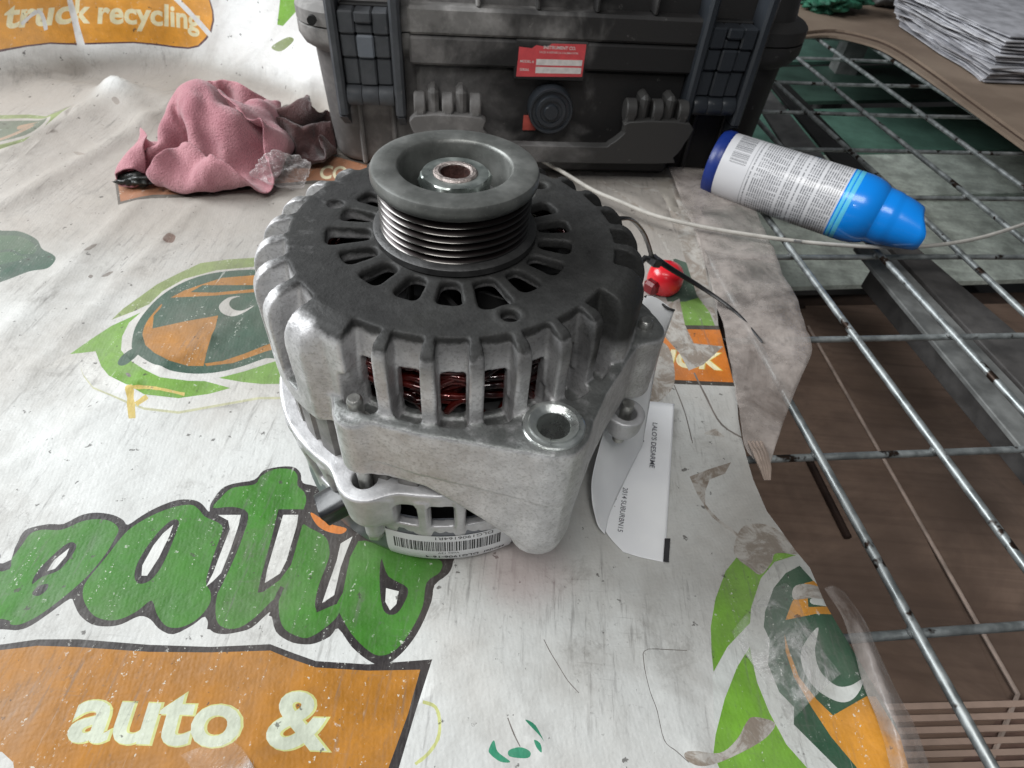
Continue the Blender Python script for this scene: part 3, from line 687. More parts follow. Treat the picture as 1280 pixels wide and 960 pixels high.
# green marks, yellow ring, stains, cracks
A6 = dict(off=(500, 680), s=3.2)
for P in ([(355,830),(375,795),(390,840),(440,880),(400,880),(360,850)], [(435,835),(480,822),(520,840),(510,865),(440,860)], [(500,715),(540,735),(575,800),(560,780),(520,740)], [(535,795),(560,810),(565,845),(545,825)]): pr_poly('teal', P, **A6)
pr_stroke('ygreen', [(90,640),(140,660),(158,720),(150,790),(110,850),(60,890)], 4, **A6)
pr_stroke('crack', [(575,390),(600,440),(630,490),(670,555),(715,605)], 1.0, **A6)
pr_stroke('crack', [(1150,432),(990,432),(975,480),(1000,590),(1030,670),(1060,790),(1110,835),(1160,880)], .9, **A6)
pr_stroke('crack', [(430,705),(455,770),(480,820)], 1.5, **A6)
A7 = dict(off=(780, 330), s=2.596)
pr_poly('tape', [(215,690),(280,665),(350,643),(330,680),(280,700),(265,740),(265,790),(240,750)], **A7, smooth=False)
pr_stroke('tape', [(262,785),(300,830),(345,865),(372,888)], 3.5, **A7)
pr_poly('tape', [(75,250),(140,260),(165,330),(160,400),(100,455),(70,460)], **A7)
pr_poly('tape', [(262,548),(300,533),(312,545),(330,560),(300,556)], **A7)
pr_stroke('crack', [(165,390),(200,480),(225,580)], 1.2, **A7)
pr_stroke('crack', [(230,350),(270,430),(320,520),(400,570)], 2.2, **A7)
for P, w in (([(735,205),(775,245),(830,275)], 3), ([(745,210),(800,232),(860,240),(900,236)], 4), ([(723,200),(727,235),(735,262)], 2), ([(800,270),(830,300),(850,350)], 3)): pr_stroke('tape', P, w)
pr_poly('tape', [(812,205),(838,205),(858,240),(872,290),(888,360),(900,405),(872,368),(850,300),(835,255)], smooth=False)
pr_poly('palegr', [(815,207),(830,206),(840,235),(850,262),(842,268),(826,240)], smooth=False)
pr_poly('palegr', [(850,206),(870,205),(868,225),(862,240)], smooth=False)
for x_, y_, a_, l_ in ((113,311,-.5,9), (212,298,-.6,8), (133,342,-.4,8), (112,345,0,3), (205,212,0,2), (100,195,.3,8), (150,140,.2,5), (160,470,.5,4)):
    pr_poly('crack', [(x_-l_*math.cos(a_), y_-l_*math.sin(a_)), (x_+1, y_-2.2), (x_+l_*math.cos(a_), y_+l_*math.sin(a_)), (x_, y_+2.6)])
pr_poly('rustst', [(203,300),(210,292),(218,294),(214,302)])
# on the raised part at the far left: orange band "truck recycling"
B6 = dict(off=(0, 0), s=4.267)
pr_poly('ink2', [(-200,-60),(1105,-60),(1110,0),(1128,60),(1132,110),(1115,180),(1085,220),(1040,262),(980,277),(900,272),(800,256),(700,240),(500,230),(300,222),(170,238),(0,275),(-200,310)], **B6, smooth=False)
pr_poly('torange', [(-200,-60),(1098,-60),(1103,0),(1120,60),(1122,110),(1105,175),(1075,213),(1035,253),(980,267),(900,262),(800,246),(700,232),(500,221),(300,214),(170,229),(0,262),(-200,298)], **B6, smooth=False)
pr_text('cream', 'truck recycling', (3, 35), (246, 39), (5, 3), .03, 0, 1.0)
pr_stroke('white2', [(80,-30),(92,10),(108,56)], 7); pr_stroke('white2', [(212,-10),(240,22),(262,48)], 6); pr_stroke('white2', [(28,30),(50,14),(62,36)], 5)
pr_poly('green2', [(350,-20),(380,-20),(372,10),(352,32),(345,30)], smooth=False)
pr_poly('olive', [(340,56),(358,46),(366,50),(352,62)])

# outline of the sheet in uv
Rpx = [(900,170),(886,205),(878,250),(885,320),(899,405),(920,480),(927,545),(945,600),(962,640),(975,665),(990,690),(1012,712),(1035,760),(1062,810),(1090,860),(1130,960),(1165,1060)]
right = [un(*p)[:2] for p in Rpx]
outline = np.array([(-.9, -.45), (.17, -.45)]+[tuple(p) for p in right[::-1]]+[(.20, .50), (-.165, .50), (-.165, .80), (-.9, .80)])
def resample(P, step):
    out = []
    for i in range(len(P)):
        a, b = P[i], P[(i+1) % len(P)]; n = max(1, int(np.hypot(*(b-a))/step)); out += [a+(b-a)*k/n for k in range(n)]
    return np.array(out)
outl = resample(outline, .012); j = np.arange(len(outl))
m_ = (outl[:, 0] > .1) & (outl[:, 1] < .45); outl[m_, 0] += rng.normal(0, .0012, m_.sum())
def inside(P, Ed):
    """even-odd test of points P against edges Ed (N,2,2)"""
    Ed = np.asarray(Ed); res = np.zeros(len(P), bool)
    lo, hi = Ed.reshape(-1, 2).min(0), Ed.reshape(-1, 2).max(0)
    idx = np.nonzero((P[:, 0] >= lo[0]) & (P[:, 0] <= hi[0]) & (P[:, 1] >= lo[1]) & (P[:, 1] <= hi[1]))[0]
    for c in range(0, len(idx), 4000):
        ii = idx[c:c+4000]; x = P[ii, 0][:, None]; y = P[ii, 1][:, None]; a = Ed[:, 0]; b = Ed[:, 1]
        cr = ((a[:, 1] > y) != (b[:, 1] > y)); xi = a[:, 0]+(y-a[:, 1])/(b[:, 1]-a[:, 1]+1e-15)*(b[:, 0]-a[:, 0])
        res[ii] = ((cr & (x < xi)).sum(1) % 2) == 1
    return res
VV = [tuple(p) for p in outl]; EE = [(i, (i+1) % len(outl)) for i in range(len(outl))]
for key, ed in PRINTS:
    for a, b in ed:
        if np.hypot(*(np.asarray(b)-a)) < 1e-6: continue
        VV += [tuple(a), tuple(b)]; EE.append((len(VV)-2, len(VV)-1))
oe = [(outl[i], outl[(i+1) % len(outl)]) for i in range(len(outl))]
def grid(x0, x1, y0_, y1, st):
    g = np.stack(np.meshgrid(np.arange(x0, x1, st), np.arange(y0_, y1, st), indexing='ij'), -1).reshape(-1, 2)+rng.uniform(-.25, .25, (1, 2))*st
    g = g+rng.uniform(-.2, .2, g.shape)*st; return g[inside(g, oe)]
g1 = grid(-.45, .3, -.2, .5, .0055); g2 = grid(-.9, .4, -.45, .8, .012)
g2 = g2[~((g2[:, 0] > -.45) & (g2[:, 1] > -.2) & (g2[:, 1] < .5))]
VV += [tuple(p) for p in g1]+[tuple(p) for p in g2]
# text handled by unwelded edges, so join equal points first
key_ = {}; remap = []; V2_ = []
for p in VV:
    k_ = (round(p[0]*2e6), round(p[1]*2e6))
    if k_ not in key_: key_[k_] = len(V2_); V2_.append(Vector(p))
    remap.append(key_[k_])
E2_ = list({tuple(sorted((remap[a], remap[b]))) for a, b in EE if remap[a] != remap[b]})
vo, _, fo, _, _, _ = delaunay_2d_cdt(V2_, E2_, [], 0, 1e-7)
vo = np.array([v[:] for v in vo]); fo = np.array([f for f in fo if len(f) == 3])
cen = vo[fo].mean(1); keep = inside(cen, oe); fo = fo[keep]; cen = cen[keep]
mi = np.zeros(len(fo), int); keys = ['tarp']
for key, ed in PRINTS:
    if key not in keys: keys.append(key)
    mi[inside(cen, ed)] = keys.index(key)
PINK = un(655, 735); 
def tarp_mat(name, col, printed=True, tone=1.0):
    t = NT('tarp_'+name); ob = t.tc.outputs['Object']; x, y, z = t.sep(ob)
    n1 = t.noise(9, 5, .6); n2 = t.noise(60, 6, .65); n3 = t.noise(420, 4, .6); KD = .40 if printed else 1.0
    st = t.noise(1, 5, .7, t.co((330, 26, 40), (0, 0, math.radians(-22)))); st2 = t.noise(1, 5, .7, t.co((24, 380, 40), (0, 0, math.radians(-6)))); st3 = t.noise(1, 4, .7, t.co((260, 22, 30), (0, 0, math.radians(30))))
    far = t.math('MULTIPLY', t.ramp(t.math('ADD', y, t.math('MULTIPLY', n1, .12)), .02, .30), t.math('SUBTRACT', 1.0, t.ramp(z, .005, .03)))
    c = col if not printed else t.mix(t.ramp(n2, .3, .75), tuple(q*.80 for q in col), tuple(min(1, q*1.12) for q in col))
    dirtc = (.34, .30, .26)
    c = t.mix(t.math('MULTIPLY', far, .80 if not printed else .20), c, (.31, .272, .240))
    if not printed: c = t.mix(t.ramp(z, .012, .035), c, (.82, .83, .83))  # raised fold is cleaner, and painted paler to look strongly lit
    c = t.mix(t.math('MULTIPLY', t.ramp(n1, .40, .68), .38*KD), c, dirtc)
    flat = t.math('SUBTRACT', 1.0, t.ramp(z, .012, .035))
    flat = t.math('MULTIPLY', flat, t.ramp(t.noise(17, 4, .6, t.co((1, 1, 1), (0, 0, 0), (3, 1, 2))), .40, .62, .12, 1))
    c = t.mix(t.math('MULTIPLY', t.ramp(st, .53, .70), t.math('MULTIPLY', flat, .58)), c, (.13, .125, .12))
    c = t.mix(t.math('MULTIPLY', t.ramp(st3, .54, .72), t.math('MULTIPLY', flat, .38)), c, (.15, .14, .13))
    c = t.mix(t.math('MULTIPLY', t.ramp(st2, .60, .74), t.math('MULTIPLY', flat, .35)), c, (.16, .15, .14))
    c = t.mix(t.math('MULTIPLY', t.ramp(n3, .60, .72), t.math('MULTIPLY', flat, .38)), c, (.10, .095, .09))
    bl_ = t.ramp(t.noise(38, 8, .78, dist=.5), .53, .66); c = t.mix(t.math('MULTIPLY', bl_, t.math('MULTIPLY', flat, .50*KD)), c, (.19, .18, .165) if not printed else (.12, .11, .09))
    sm = t.ramp(t.noise(7, 8, .7, t.co((1, 1, 1), (0, 0, 0), (5, 7, 1)), 1.0), .46, .62); c = t.mix(t.math('MULTIPLY', sm, .26*KD), c, (.24, .225, .20))
    sp = t.ramp(t.noise(170, 4, .6), .665, .70); c = t.mix(t.math('MULTIPLY', sp, .75), c, (.05, .045, .04))
    if name in ('tape',): c = t.mix(t.ramp(t.noise(70, 6, .75, dist=1.0), .42, .60), c, (.42, .40, .37))
    # soft round pinkish mark in front of the alternator
    dx = t.math('SUBTRACT', x, float(PINK[0])); dy = t.math('SUBTRACT', y, float(PINK[1])+.012)
    rr = t.math('POWER', t.math('ADD', t.math('MULTIPLY', dx, dx), t.math('MULTIPLY', dy, dy)), .5)
    pk = t.math('SUBTRACT', 1.0, t.ramp(t.math('ADD', rr, t.math('MULTIPLY', n2, .012)), .012, .036)); c = t.mix(t.math('MULTIPLY', pk, .34), c, (.42, .27, .27))
    if printed:       # flecks worn along the weave
        cols = t.ramp(t.noise(1, 2, .5, t.co((260, 30, 1), (0, 0, math.radians(-14)))), .58, .66); fl = t.ramp(t.noise(900, 2, .6), .60, .68)
        c = t.mix(t.math('MULTIPLY', t.math('MULTIPLY', cols, fl), .75), c, (.62, .64, .58))
        c = t.mix(t.math('MULTIPLY', t.ramp(t.noise(240, 5, .7), .64, .70), .6), c, (.55, .55, .52))
        c = t.mix(t.math('MULTIPLY', t.ramp(t.noise(1, 5, .7, t.co((190, 16, 40), (0, 0, .35))), .66, .72), .5), c, (.5, .5, .47))
    w1 = t.wave(1, t.co((170, 170, 1), (0, 0, math.radians(-14))), .6, 1, 'X'); w2 = t.wave(1, t.co((170, 170, 1), (0, 0, math.radians(-14))), .6, 1, 'Y')
    nb = t.bump(t.math('ADD', w1, w2), .08, .00022); nb = t.bump(t.noise(30, 5, .6), .35, .004, nb); nb = t.bump(n2, .25, .0012, nb)
    return t.done(c, t.math('ADD', t.ramp(n2, .3, .7, .46, .62), t.math('MULTIPLY', far, .12)), 0, nb, Specular_IOR_Level=.3)
COLS = dict(tarp=(.55, .56, .545), white2=(.60, .605, .58), white3=(.60, .63, .61), green=(.14, .30, .035), olive=(.20, .26, .09), ogreen=(.10, .13, .09), forange=(.30, .20, .13), green2=(.15, .36, .02), pgreen=(.036, .165, .011), dgreen=(.018, .07, .045), mgreen=(.03, .10, .05), dgreen2=(.008, .075, .035),
            orange=(.37, .150, .010), orange2=(.60, .17, .01), orange3=(.62, .26, .015), torange=(.75, .33, .035), rust_or=(.34, .10, .015), black=(.03, .025, .02), ink=(.018, .014, .015), ink2=(.10, .05, .06), cream=(.85, .78, .50), pale=(.52, .56, .45), ygreen=(.50, .52, .20), yellow=(.7, .5, .08),
            yellowish=(.46, .46, .30), stain_y=(.55, .42, .12), teal=(.01, .22, .12), crack=(.09, .08, .075), tape=(.20, .16, .125), palegr=(.45, .48, .43), rustst=(.14, .07, .05))
XYZ = tarp_xyz(vo[:, 0], vo[:, 1])
me = bpy.data.meshes.new('printed_tarp'); me.from_pydata([tuple(p) for p in XYZ], [], [tuple(map(int, f)) for f in fo])
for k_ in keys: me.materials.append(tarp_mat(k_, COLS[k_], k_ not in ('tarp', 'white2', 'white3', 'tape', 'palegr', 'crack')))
me.polygons.foreach_set('material_index', mi.tolist()); me.polygons.foreach_set('use_smooth', [True]*len(me.polygons)); me.update()
if me.polygons[0].normal.z < 0: me.flip_normals()
TARP = bpy.data.objects.new('printed_tarp', me); scene.collection.objects.link(TARP)
tag(TARP, 'dirty white vinyl banner printed with green duck logos, patio lettering and orange bands', 'banner')

# ------------------------------------------------------------------ wire mesh tabletop
WZ = -.0045
vp = WC@np.array([(542-640)/FOC, (-262-480)/FOC, 1.0]); lo = np.array([vp[0], vp[1]]); lo /= np.hypot(*lo); tr = np.array([lo[1], -lo[0]])
wireM = NT('galvanised_wire'); n1 = wireM.noise(110, 5, .6); n2 = wireM.noise(45, 4, .6)
c_ = wireM.mix(wireM.ramp(n1, .3, .7), (.24, .26, .26), (.46, .49, .49)); c_ = wireM.mix(wireM.ramp(n2, .58, .63), c_, (.035, .022, .016))
wireM = wireM.done(c_, wireM.ramp(n1, .3, .7, .35, .55), .7, wireM.bump(n1, .3, .0005))
MESHT = empty('wire_mesh_tabletop', (.3, .1, WZ), 0, 'rusty galvanised welded wire mesh tabletop under the banner and the spray can', 'wire mesh')
def wire(p0, p1, z, r=.0024):
    P = [np.array([*(p0+(p1-p0)*t), z])-np.array(MESHT.location) for t in np.linspace(0, 1, 9)]
    P = [Vector(p+np.array([*(tr*rng.normal(0, .0007)), rng.normal(0, .0004)])) for p in P]
    b = MB(); b.tube(P, r, 10); return b.build('wire', wireM, MESHT, angle=None)
WB = {}
A0 = un(940, 420, WZ)[:2]; B0 = un(1068, 420, WZ)[:2]; sp_l = abs((B0-A0)@tr)
rows = [un(1100, y, WZ)[:2]@lo for y in (791, 563)]; sp_t = rows[1]-rows[0]
for k in range(-3, 9):
    c = A0+tr*sp_l*k*1.0; c = c-lo*(c@lo)
    wire(c+lo*-.30, c+lo*1.25, WZ)
for k in range(-2, 16):
    d_ = rows[0]+sp_t*k; a = lo*d_; a0 = (A0@tr)-3.3*sp_l
    wire(a+tr*a0, a+tr*(a0+sp_l*12.5), WZ-.0042, .0022)

WELD = simple('weld_metal', (.22, .23, .23), .5, .6, .4, 300, .6); b = MB()
for k in range(-1, 9):
    for j in range(-1, 12):
        c = A0+tr*sp_l*k; c = c-lo*(c@lo)+lo*(rows[0]+sp_t*j); c3 = np.array([*c, WZ-.0021])-np.array(MESHT.location); rr = .0027+.0007*rng.random()
        b.lathe([(0, -rr*.8), (rr*.7, -rr*.6), (rr, 0), (rr*.7, rr*.6), (0, rr*.8)], 9, Matrix.Translation(Vector(c3)))
tag(b.build('welds', WELD, MESHT, angle=None), kind='stuff')

# ------------------------------------------------------------------ what lies below the mesh
FLOOR = simple('floor_concrete', (.045, .042, .04), .85, 0, .35, 6, .4, .004)
mb = MB(); mb.box((-4, -3, -.80), (5, 6, -.75)); tag(mb.build('floor', FLOOR), kind='structure')
CARD = NT('cardboard'); n1 = CARD.noise(14, 5, .6); flu = CARD.noise(1, 3, .6, CARD.co((6, 160, 6), (0, 0, .12)))
c_ = CARD.mix(CARD.ramp(n1, .3, .7), (.17, .112, .082), (.25, .172, .130)); c_ = CARD.mix(CARD.math('MULTIPLY', CARD.ramp(flu, .45, .65), .30), c_, (.10, .064, .048)); c_ = CARD.mix(CARD.math('MULTIPLY', CARD.ramp(CARD.noise(5, 7, .7, dist=.8), .48, .62), .45), c_, (.085, .058, .046)); c_ = CARD.mix(CARD.math('MULTIPLY', CARD.ramp(CARD.noise(30, 5, .7), .62, .75), .5), c_, (.10, .07, .055))
CARD = CARD.done(c_, .85, 0, CARD.bump(flu, .3, .0006))
def slab(name, pts, z, th, mat, parent=None, bev=0):
    """a sheet of real thickness; pts are (x, y) in metres"""
    b = MB(); pts = [tuple(p[:2]) for p in pts]
    ar = sum(pts[i][0]*pts[(i+1) % len(pts)][1]-pts[(i+1) % len(pts)][0]*pts[i][1] for i in range(len(pts)))
    if ar < 0: pts = pts[::-1]
    b.prism(pts, z-th, z); return b.build(name, mat, parent, smooth=False, bevel=bev)
ZB = -.16
box = empty('cardboard_box', (0, 0, 0), 0, 'big flattened brown cardboard box lying on the shelf below the wire mesh', 'cardboard')
pA = [un(*p, ZB) for p in ((915, 386), (1012, 386), (1262, 880), (1080, 1100), (860, 1100))]
pB = [un(*p, ZB-.004) for p in ((1006, 383), (1500, 378), (1560, 905), (1258, 878))]
slab('flap', pA, ZB, .004, CARD, box); slab('panel', pB, ZB-.003, .004, CARD, box)
sd = [un(*p, ZB-.010) for p in ((905, 372), (1500, 364), (1560, 900), (860, 1100))]; slab('lower_panel', sd, ZB-.008, .02, simple('cardboard_dark', (.05, .032, .024), .85), box)
mbx = MB(); e0, e1, e2 = (un(*p, ZB+.0015) for p in ((1010, 408), (1272, 868), (1235, 960)))
CREASE = simple('cardboard_edge', (.42, .33, .28), .8); mbx.tube([Vector(e0+(e1-e0)*t) for t in np.linspace(0, 1, 6)]+[Vector(e1+(e2-e1)*t) for t in (.3, .7, 1)], .0016, 6); mbx.build('torn_edge', CREASE, box)
bun = empty('cardboard_bundle', (0, 0, 0), 0, 'stack of pale corrugated cardboard sheets at the lower right corner under the mesh', 'cardboard')
PINKC = simple('cardboard_pale', (.50, .36, .29), .8, 0, .15, 20, .2)
for k in range(8):
    y = 880+k*15; z = ZB+.003-.0*k
    q = [un(1090+6*k, y, z), un(1330, y-6, z), un(1330, y+2, z), un(1090+6*k, y+8, z)]
    slab('sheet', q, z, .012+.0007*k, PINKC, bun)
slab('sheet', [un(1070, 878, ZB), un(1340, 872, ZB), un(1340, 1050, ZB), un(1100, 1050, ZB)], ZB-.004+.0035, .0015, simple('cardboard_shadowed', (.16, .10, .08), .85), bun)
def pal(name, col, var, sc):
    t = NT(name); a = t.noise(sc, 6, .7); b_ = t.noise(260, 4, .7); c = t.noise(1, 4, .6, t.co((5, 60, 5), (0, 0, .1)))
    cc = t.mix(t.ramp(a, .3, .7), tuple(q*(1-var) for q in col), tuple(min(1, q*(1+var)) for q in col)); cc = t.mix(t.math('MULTIPLY', t.ramp(b_, .5, .7), .35), cc, tuple(q*.45 for q in col))
    cc = t.mix(t.math('MULTIPLY', t.ramp(c, .5, .7), .35), cc, tuple(q*.5 for q in col))
    return t.done(cc, .45, 0, t.bump(b_, .3, .001))
PALE = pal('foil_pale', (.60, .66, .60), .35, 30); TEAL = pal('panel_teal', (.12, .24, .19), .3, 8); DTEAL = pal('panel_dark_green', (.06, .115, .09), .35, 8)
def panel(label, px, z, mat, th=.006, name='coloured_sheet'):
    o = slab(name, [un(*p, z) for p in px], z, th, mat); tag(o, label, 'panel'); return o
panel('pale mottled grey-green sheet under the spray can, below the mesh', [(880, 258), (1500, 240), (1560, 340), (880, 362)], -.14, PALE)
panel('pale mottled grey-green sheet behind the blue can cap, beyond the first pale one', [(900, 196), (1420, 188), (1500, 236), (880, 250)], -.13, PALE)
panel('teal green flat sheet below the mesh right of the black case', [(930, 138), (1360, 130), (1430, 184), (900, 192)], -.125, TEAL)
panel('dark green sheet farthest back below the mesh', [(960, 84), (1280, 78), (1350, 120), (930, 128)], -.12, DTEAL)
panel('dark green sheet under the cardboard edge at the back', [(960, 45), (1200, 42), (1270, 72), (960, 78)], -.115, TEAL)
FRM = simple('frame_steel', (.20, .205, .20), .55, .3, .35, 40, .3)
fr = empty('table_frame', (0, 0, 0), 0, 'dark painted steel bars of the table frame and flat dark strips just under the mesh', 'table frame')
def barpx(pts, z, th, mat, nm='bar'): return slab(nm, [un(*p, z) for p in pts], z, th, mat, fr, .0008)
barpx([(1068, 308), (1102, 304), (1420, 640), (1420, 730)], -.030, .004, FRM)
barpx([(1108, 303), (1136, 300), (1440, 560), (1420, 632)], -.0305, .05, simple('frame_steel_dark', (.07, .066, .064), .6))
BK = simple('black_strip', (.012, .012, .012), .6)
barpx([(962, 104), (985, 104), (1095, 215), (1058, 220)], -.05, .004, BK); barpx([(935, 110), (958, 106), (1052, 222), (1010, 228)], -.052, .004, simple('grey_strip', (.10, .10, .10), .6))  # flat black and grey strips along a dark diagonal band
mb = MB(); q0, q1 = un(1010, 572, ZB+.0035), un(1060, 672, ZB+.0035); mb.tube([Vector(q0), Vector(q0+(q1-q0)*.5), Vector(q1)], .0030, 8)
tag(mb.build('steel_rod', simple('rusty_rod', (.035, .02, .015), .7, .4)), 'short rusty steel rod lying on the brown cardboard below the mesh', 'rod')
# legs of the frame down to the floor so that the table stands
for p in ((.62, -.25), (.62, 1.1), (-.8, -.4), (-.8, 1.1)):
    b = MB(); b.box((p[0]-.02, p[1]-.02, -.75), (p[0]+.02, p[1]+.02, -.012)); b.build('leg', FRM, fr)
b = MB(); b.box((-.8, -.42, -.40), (.9, 1.1, -.385)); tag(b.build('shelf', simple('shelf_board', (.03, .026, .024), .8, 0, .4, 12, .2)), 'dark wooden shelf board low under the wire mesh table', 'shelf')
# ------------------------------------------------------------------ black equipment case
YAW = math.radians(8.3); CO = un(415, 205); 
CASE = empty('equipment_case', (float(CO[0]), float(CO[1]), 0.0), YAW, 'dusty black hard plastic equipment case with two latches, carrying handle and red sticker', 'case')
def case_mat(name, base, dust, dustcol=(.25, .24, .235), rough=.5):
    t = NT(name); x, y, z = t.sep(t.tc.outputs['Object']); n1 = t.noise(16, 5, .6, dist=.4); n2 = t.noise(55, 5, .65); n3 = t.noise(500, 3)
    lf = t.math('SUBTRACT', 1.0, t.ramp(x, .02, .30)); m_ = t.ramp(t.math('ADD', n1, t.math('MULTIPLY', t.math('SUBTRACT', lf, .5), .50)), .38, .66)
    m2 = t.ramp(n2, .4, .72, .55, 1)
    c = t.mix(t.math('MULTIPLY', t.math('MULTIPLY', m_, m2), dust), tuple(base), dustcol)
    c = t.mix(t.math('MULTIPLY', t.ramp(t.noise(95, 6, .75), .64, .70), .35), c, (.24, .23, .22))
    return t.done(c, t.math('ADD', rough, t.math('MULTIPLY', m_, .2)), 0, t.bump(n3, .25, .0004), Specular_IOR_Level=.3)
CB = case_mat('case_shell', (.018, .0175, .018), .8); CB2 = case_mat('case_latch', (.026, .030, .036), .45, (.15, .155, .165), .33); CB3 = case_mat('case_handle', (.040, .039, .038), .9); CL = case_mat('case_lid', (.026, .025, .025), .95, (.33, .32, .31))
def rrect(x0, x1, y0_, y1, r, n=6):
    P = []
    for cx, cy, a in ((x1-r, y1-r, 0), (x0+r, y1-r, 90), (x0+r, y0_+r, 180), (x1-r, y0_+r, 270)):
        for k in range(n+1): q = math.radians(a+90*k/n); P.append((cx+r*math.cos(q), cy+r*math.sin(q)))
    return P
def loft(rings, cap=True):
    """rings: list of (poly, z)"""
    V = []; F_ = []; n = len(rings[0][0])
    for P, z in rings: V += [(x*1e-3, y*1e-3, z*1e-3) for x, y in P]
    for i in range(len(rings)-1):
        for k in range(n): F_.append((i*n+k, i*n+(k+1) % n, (i+1)*n+(k+1) % n, (i+1)*n+k))
    if cap: F_ += [tuple(range(n))[::-1], tuple((len(rings)-1)*n+k for k in range(n))]
    return V, F_
V, F_ = loft([(rrect(12, 378, 12, 318, 24), 0), (rrect(4, 386, 5, 324, 26), 1.5), (rrect(1.5, 388, 3, 327, 27), 6), (rrect(-3, 391, 0, 330, 28), 94)])
mesh_obj('lower_shell', V, F_, CB, CASE, True, 40)
V, F_ = loft([(rrect(-4, 392, -1, 331, 28), 90), (rrect(-10, 398, -6, 336, 32), 94), (rrect(-13, 401, -9, 339, 34), 100), (rrect(-13, 401, -9, 339, 34), 108), (rrect(-11.5, 399.5, -7.5, 337.5, 33), 108.6)])
mesh_obj('lower_rim', V, F_, CL, CASE, True, 30)
V, F_ = loft([(rrect(-11.5, 399.5, -7.5, 337.5, 33), 109), (rrect(-13, 401, -9, 339, 34), 109.8), (rrect(-13, 401, -9, 339, 34), 119), (rrect(-10, 398, -6, 336, 32), 122), (rrect(-3, 391, 1, 330, 28), 124), (rrect(0, 388, 3, 327, 28), 152), (rrect(6, 382, 9, 321, 24), 158)])
lid = mesh_obj('lid', V, F_, CL, CASE, True, 30)
def cbx(name, x0, x1, y0_, y1, z0, z1, mat=None, par=None, bev=.0015, M=None):
    b = MB(); b.box((x0*1e-3, y0_*1e-3, z0*1e-3), (x1*1e-3, y1*1e-3, z1*1e-3), M, bev); return b.build(name, mat or CB, par or CASE, angle=30)
# front panel between the latches: centre block and steps
cbx('front_panel', 74, 303, -13.5, 2, 88, 108.5, CB, bev=.002); cbx('front_panel', 74, 303, -14.2, 2, 109.3, 128, CL, bev=.002)
cbx('front_panel', 78, 300, -7, 2, 4, 87.6, CB, bev=.003); cbx('front_step', 78, 300, -12, 0, 3, 16, CB, bev=.003); cbx('front_step', 82, 296, -9.5, 0, 17, 24, CB, bev=.002)
for x in (126, 171, 216, 261): cbx('lid_rib', x-1.6, x+1.6, -12, 6, 128.3, 156, CL, lid, .001)
for x in (30, 57, 318, 345): cbx('lower_rib', x-2, x+2, -4.5, 6, 3, 56, CB, bev=.0012)
# latches with side rails
LGREY = case_mat('case_latch_highlight', (.10, .115, .14), .5, (.26, .28, .30), .3)  # lighter copy of the latch plastic, a highlight painted on one left segment
for x0 in (21, 303):
    cbx('rail', x0-5, x0+2.5, -22, 2, 50, 149, CB2, bev=.002); cbx('rail', x0+40, x0+48, -22, 2, 50, 149, CB2, bev=.002)
    for xs in (x0-4.6, x0+41):
        b = MB(); b.prism([(-22e-3, 50.5e-3), (0, 50.5e-3), (0, 36e-3)], xs*1e-3, (xs+6)*1e-3, Matrix(((0, 0, 1, 0), (1, 0, 0, 0), (0, 1, 0, 0), (0, 0, 0, 1)))); b.build('rail_foot', CB2, CASE, smooth=False)
    la = empty('latch'); la.parent = CASE
    cols = ((x0+3.2, x0+14.6), (x0+15.0, x0+27.5), (x0+27.9, x0+39.3))
    for j, (a, b_) in enumerate(cols):
        for i, (z0, z1, yf) in enumerate(((57.5, 72.5, -21.5), (73, 92.6, -17.5), (93.2, 108.8, -19.5), (109.4, 124.5, -21))):
            yy = yf+(1.6 if j != 1 else 0)
            if j == 1 and i == 3:
                cbx('segment', a, b_, yy+2.5, -2, z0, z0+7, CB2, la, .0012); cbx('segment', a, b_, yy, -2, z0+7.5, z1, CB2, la, .0012); continue
            if i == 0:
                b = MB(); b.lathe([(0, a*1e-3), (7.3e-3, a*1e-3), (7.6e-3, (a+.5)*1e-3), (7.6e-3, (b_-.5)*1e-3), (7.3e-3, b_*1e-3), (0, b_*1e-3)], 28, Matrix(((0, 0, 1, 0), (1, 0, 0, -14.0e-3), (0, 1, 0, 65e-3), (0, 0, 0, 1)))); b.build('segment', CB2, la, angle=40)
            else:
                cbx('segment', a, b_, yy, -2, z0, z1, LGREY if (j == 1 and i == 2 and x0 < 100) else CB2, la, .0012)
    cbx('latch_back', x0+3, x0+39.5, -6, 2, 56, 126, BLK, la, .001)
# handle: knuckles and grip plate
hd = empty('handle'); hd.parent = CASE
for side, base in ((0, 76), (1, 248)):
    for k in range(5):
        xx = base+k*11
        if k in (1, 3):
            b = MB(); b.box((xx*1e-3, -26e-3, 50e-3), ((xx+8.5)*1e-3, -6e-3, (75 if k != 2 else 70)*1e-3), None, .003); b.build('hinge_ear', CB3, CASE, angle=30)
        else:
            b = MB(); b.lathe([(0, xx*1e-3), (8e-3, xx*1e-3), (9e-3, (xx+1)*1e-3), (9e-3, (xx+8)*1e-3), (8e-3, (xx+9)*1e-3), (0, (xx+9)*1e-3)], 24, Matrix(((0, 0, 1, 0), (1, 0, 0, -20e-3), (0, 1, 0, 62e-3), (0, 0, 0, 1)))); b.build('knuckle', CB3, hd, angle=40)
            b = MB(); b.box((xx*1e-3, -29e-3, 40e-3), ((xx+9)*1e-3, -20e-3, 63e-3), None, .002); b.build('arm', CB3, hd, angle=30)
g = [(76, 56), (76, 40), (84, 27), (98, 21), (281, 21), (296, 27), (303, 40), (303, 56), (251, 56), (249, 47), (238, 37), (228, 35), (150, 35), (141, 37), (131, 47), (129, 56)]
Mg = Matrix(((1, 0, 0, 0), (0, 0, -1, 0), (0, 1, 0, 0), (0, 0, 0, 1)))
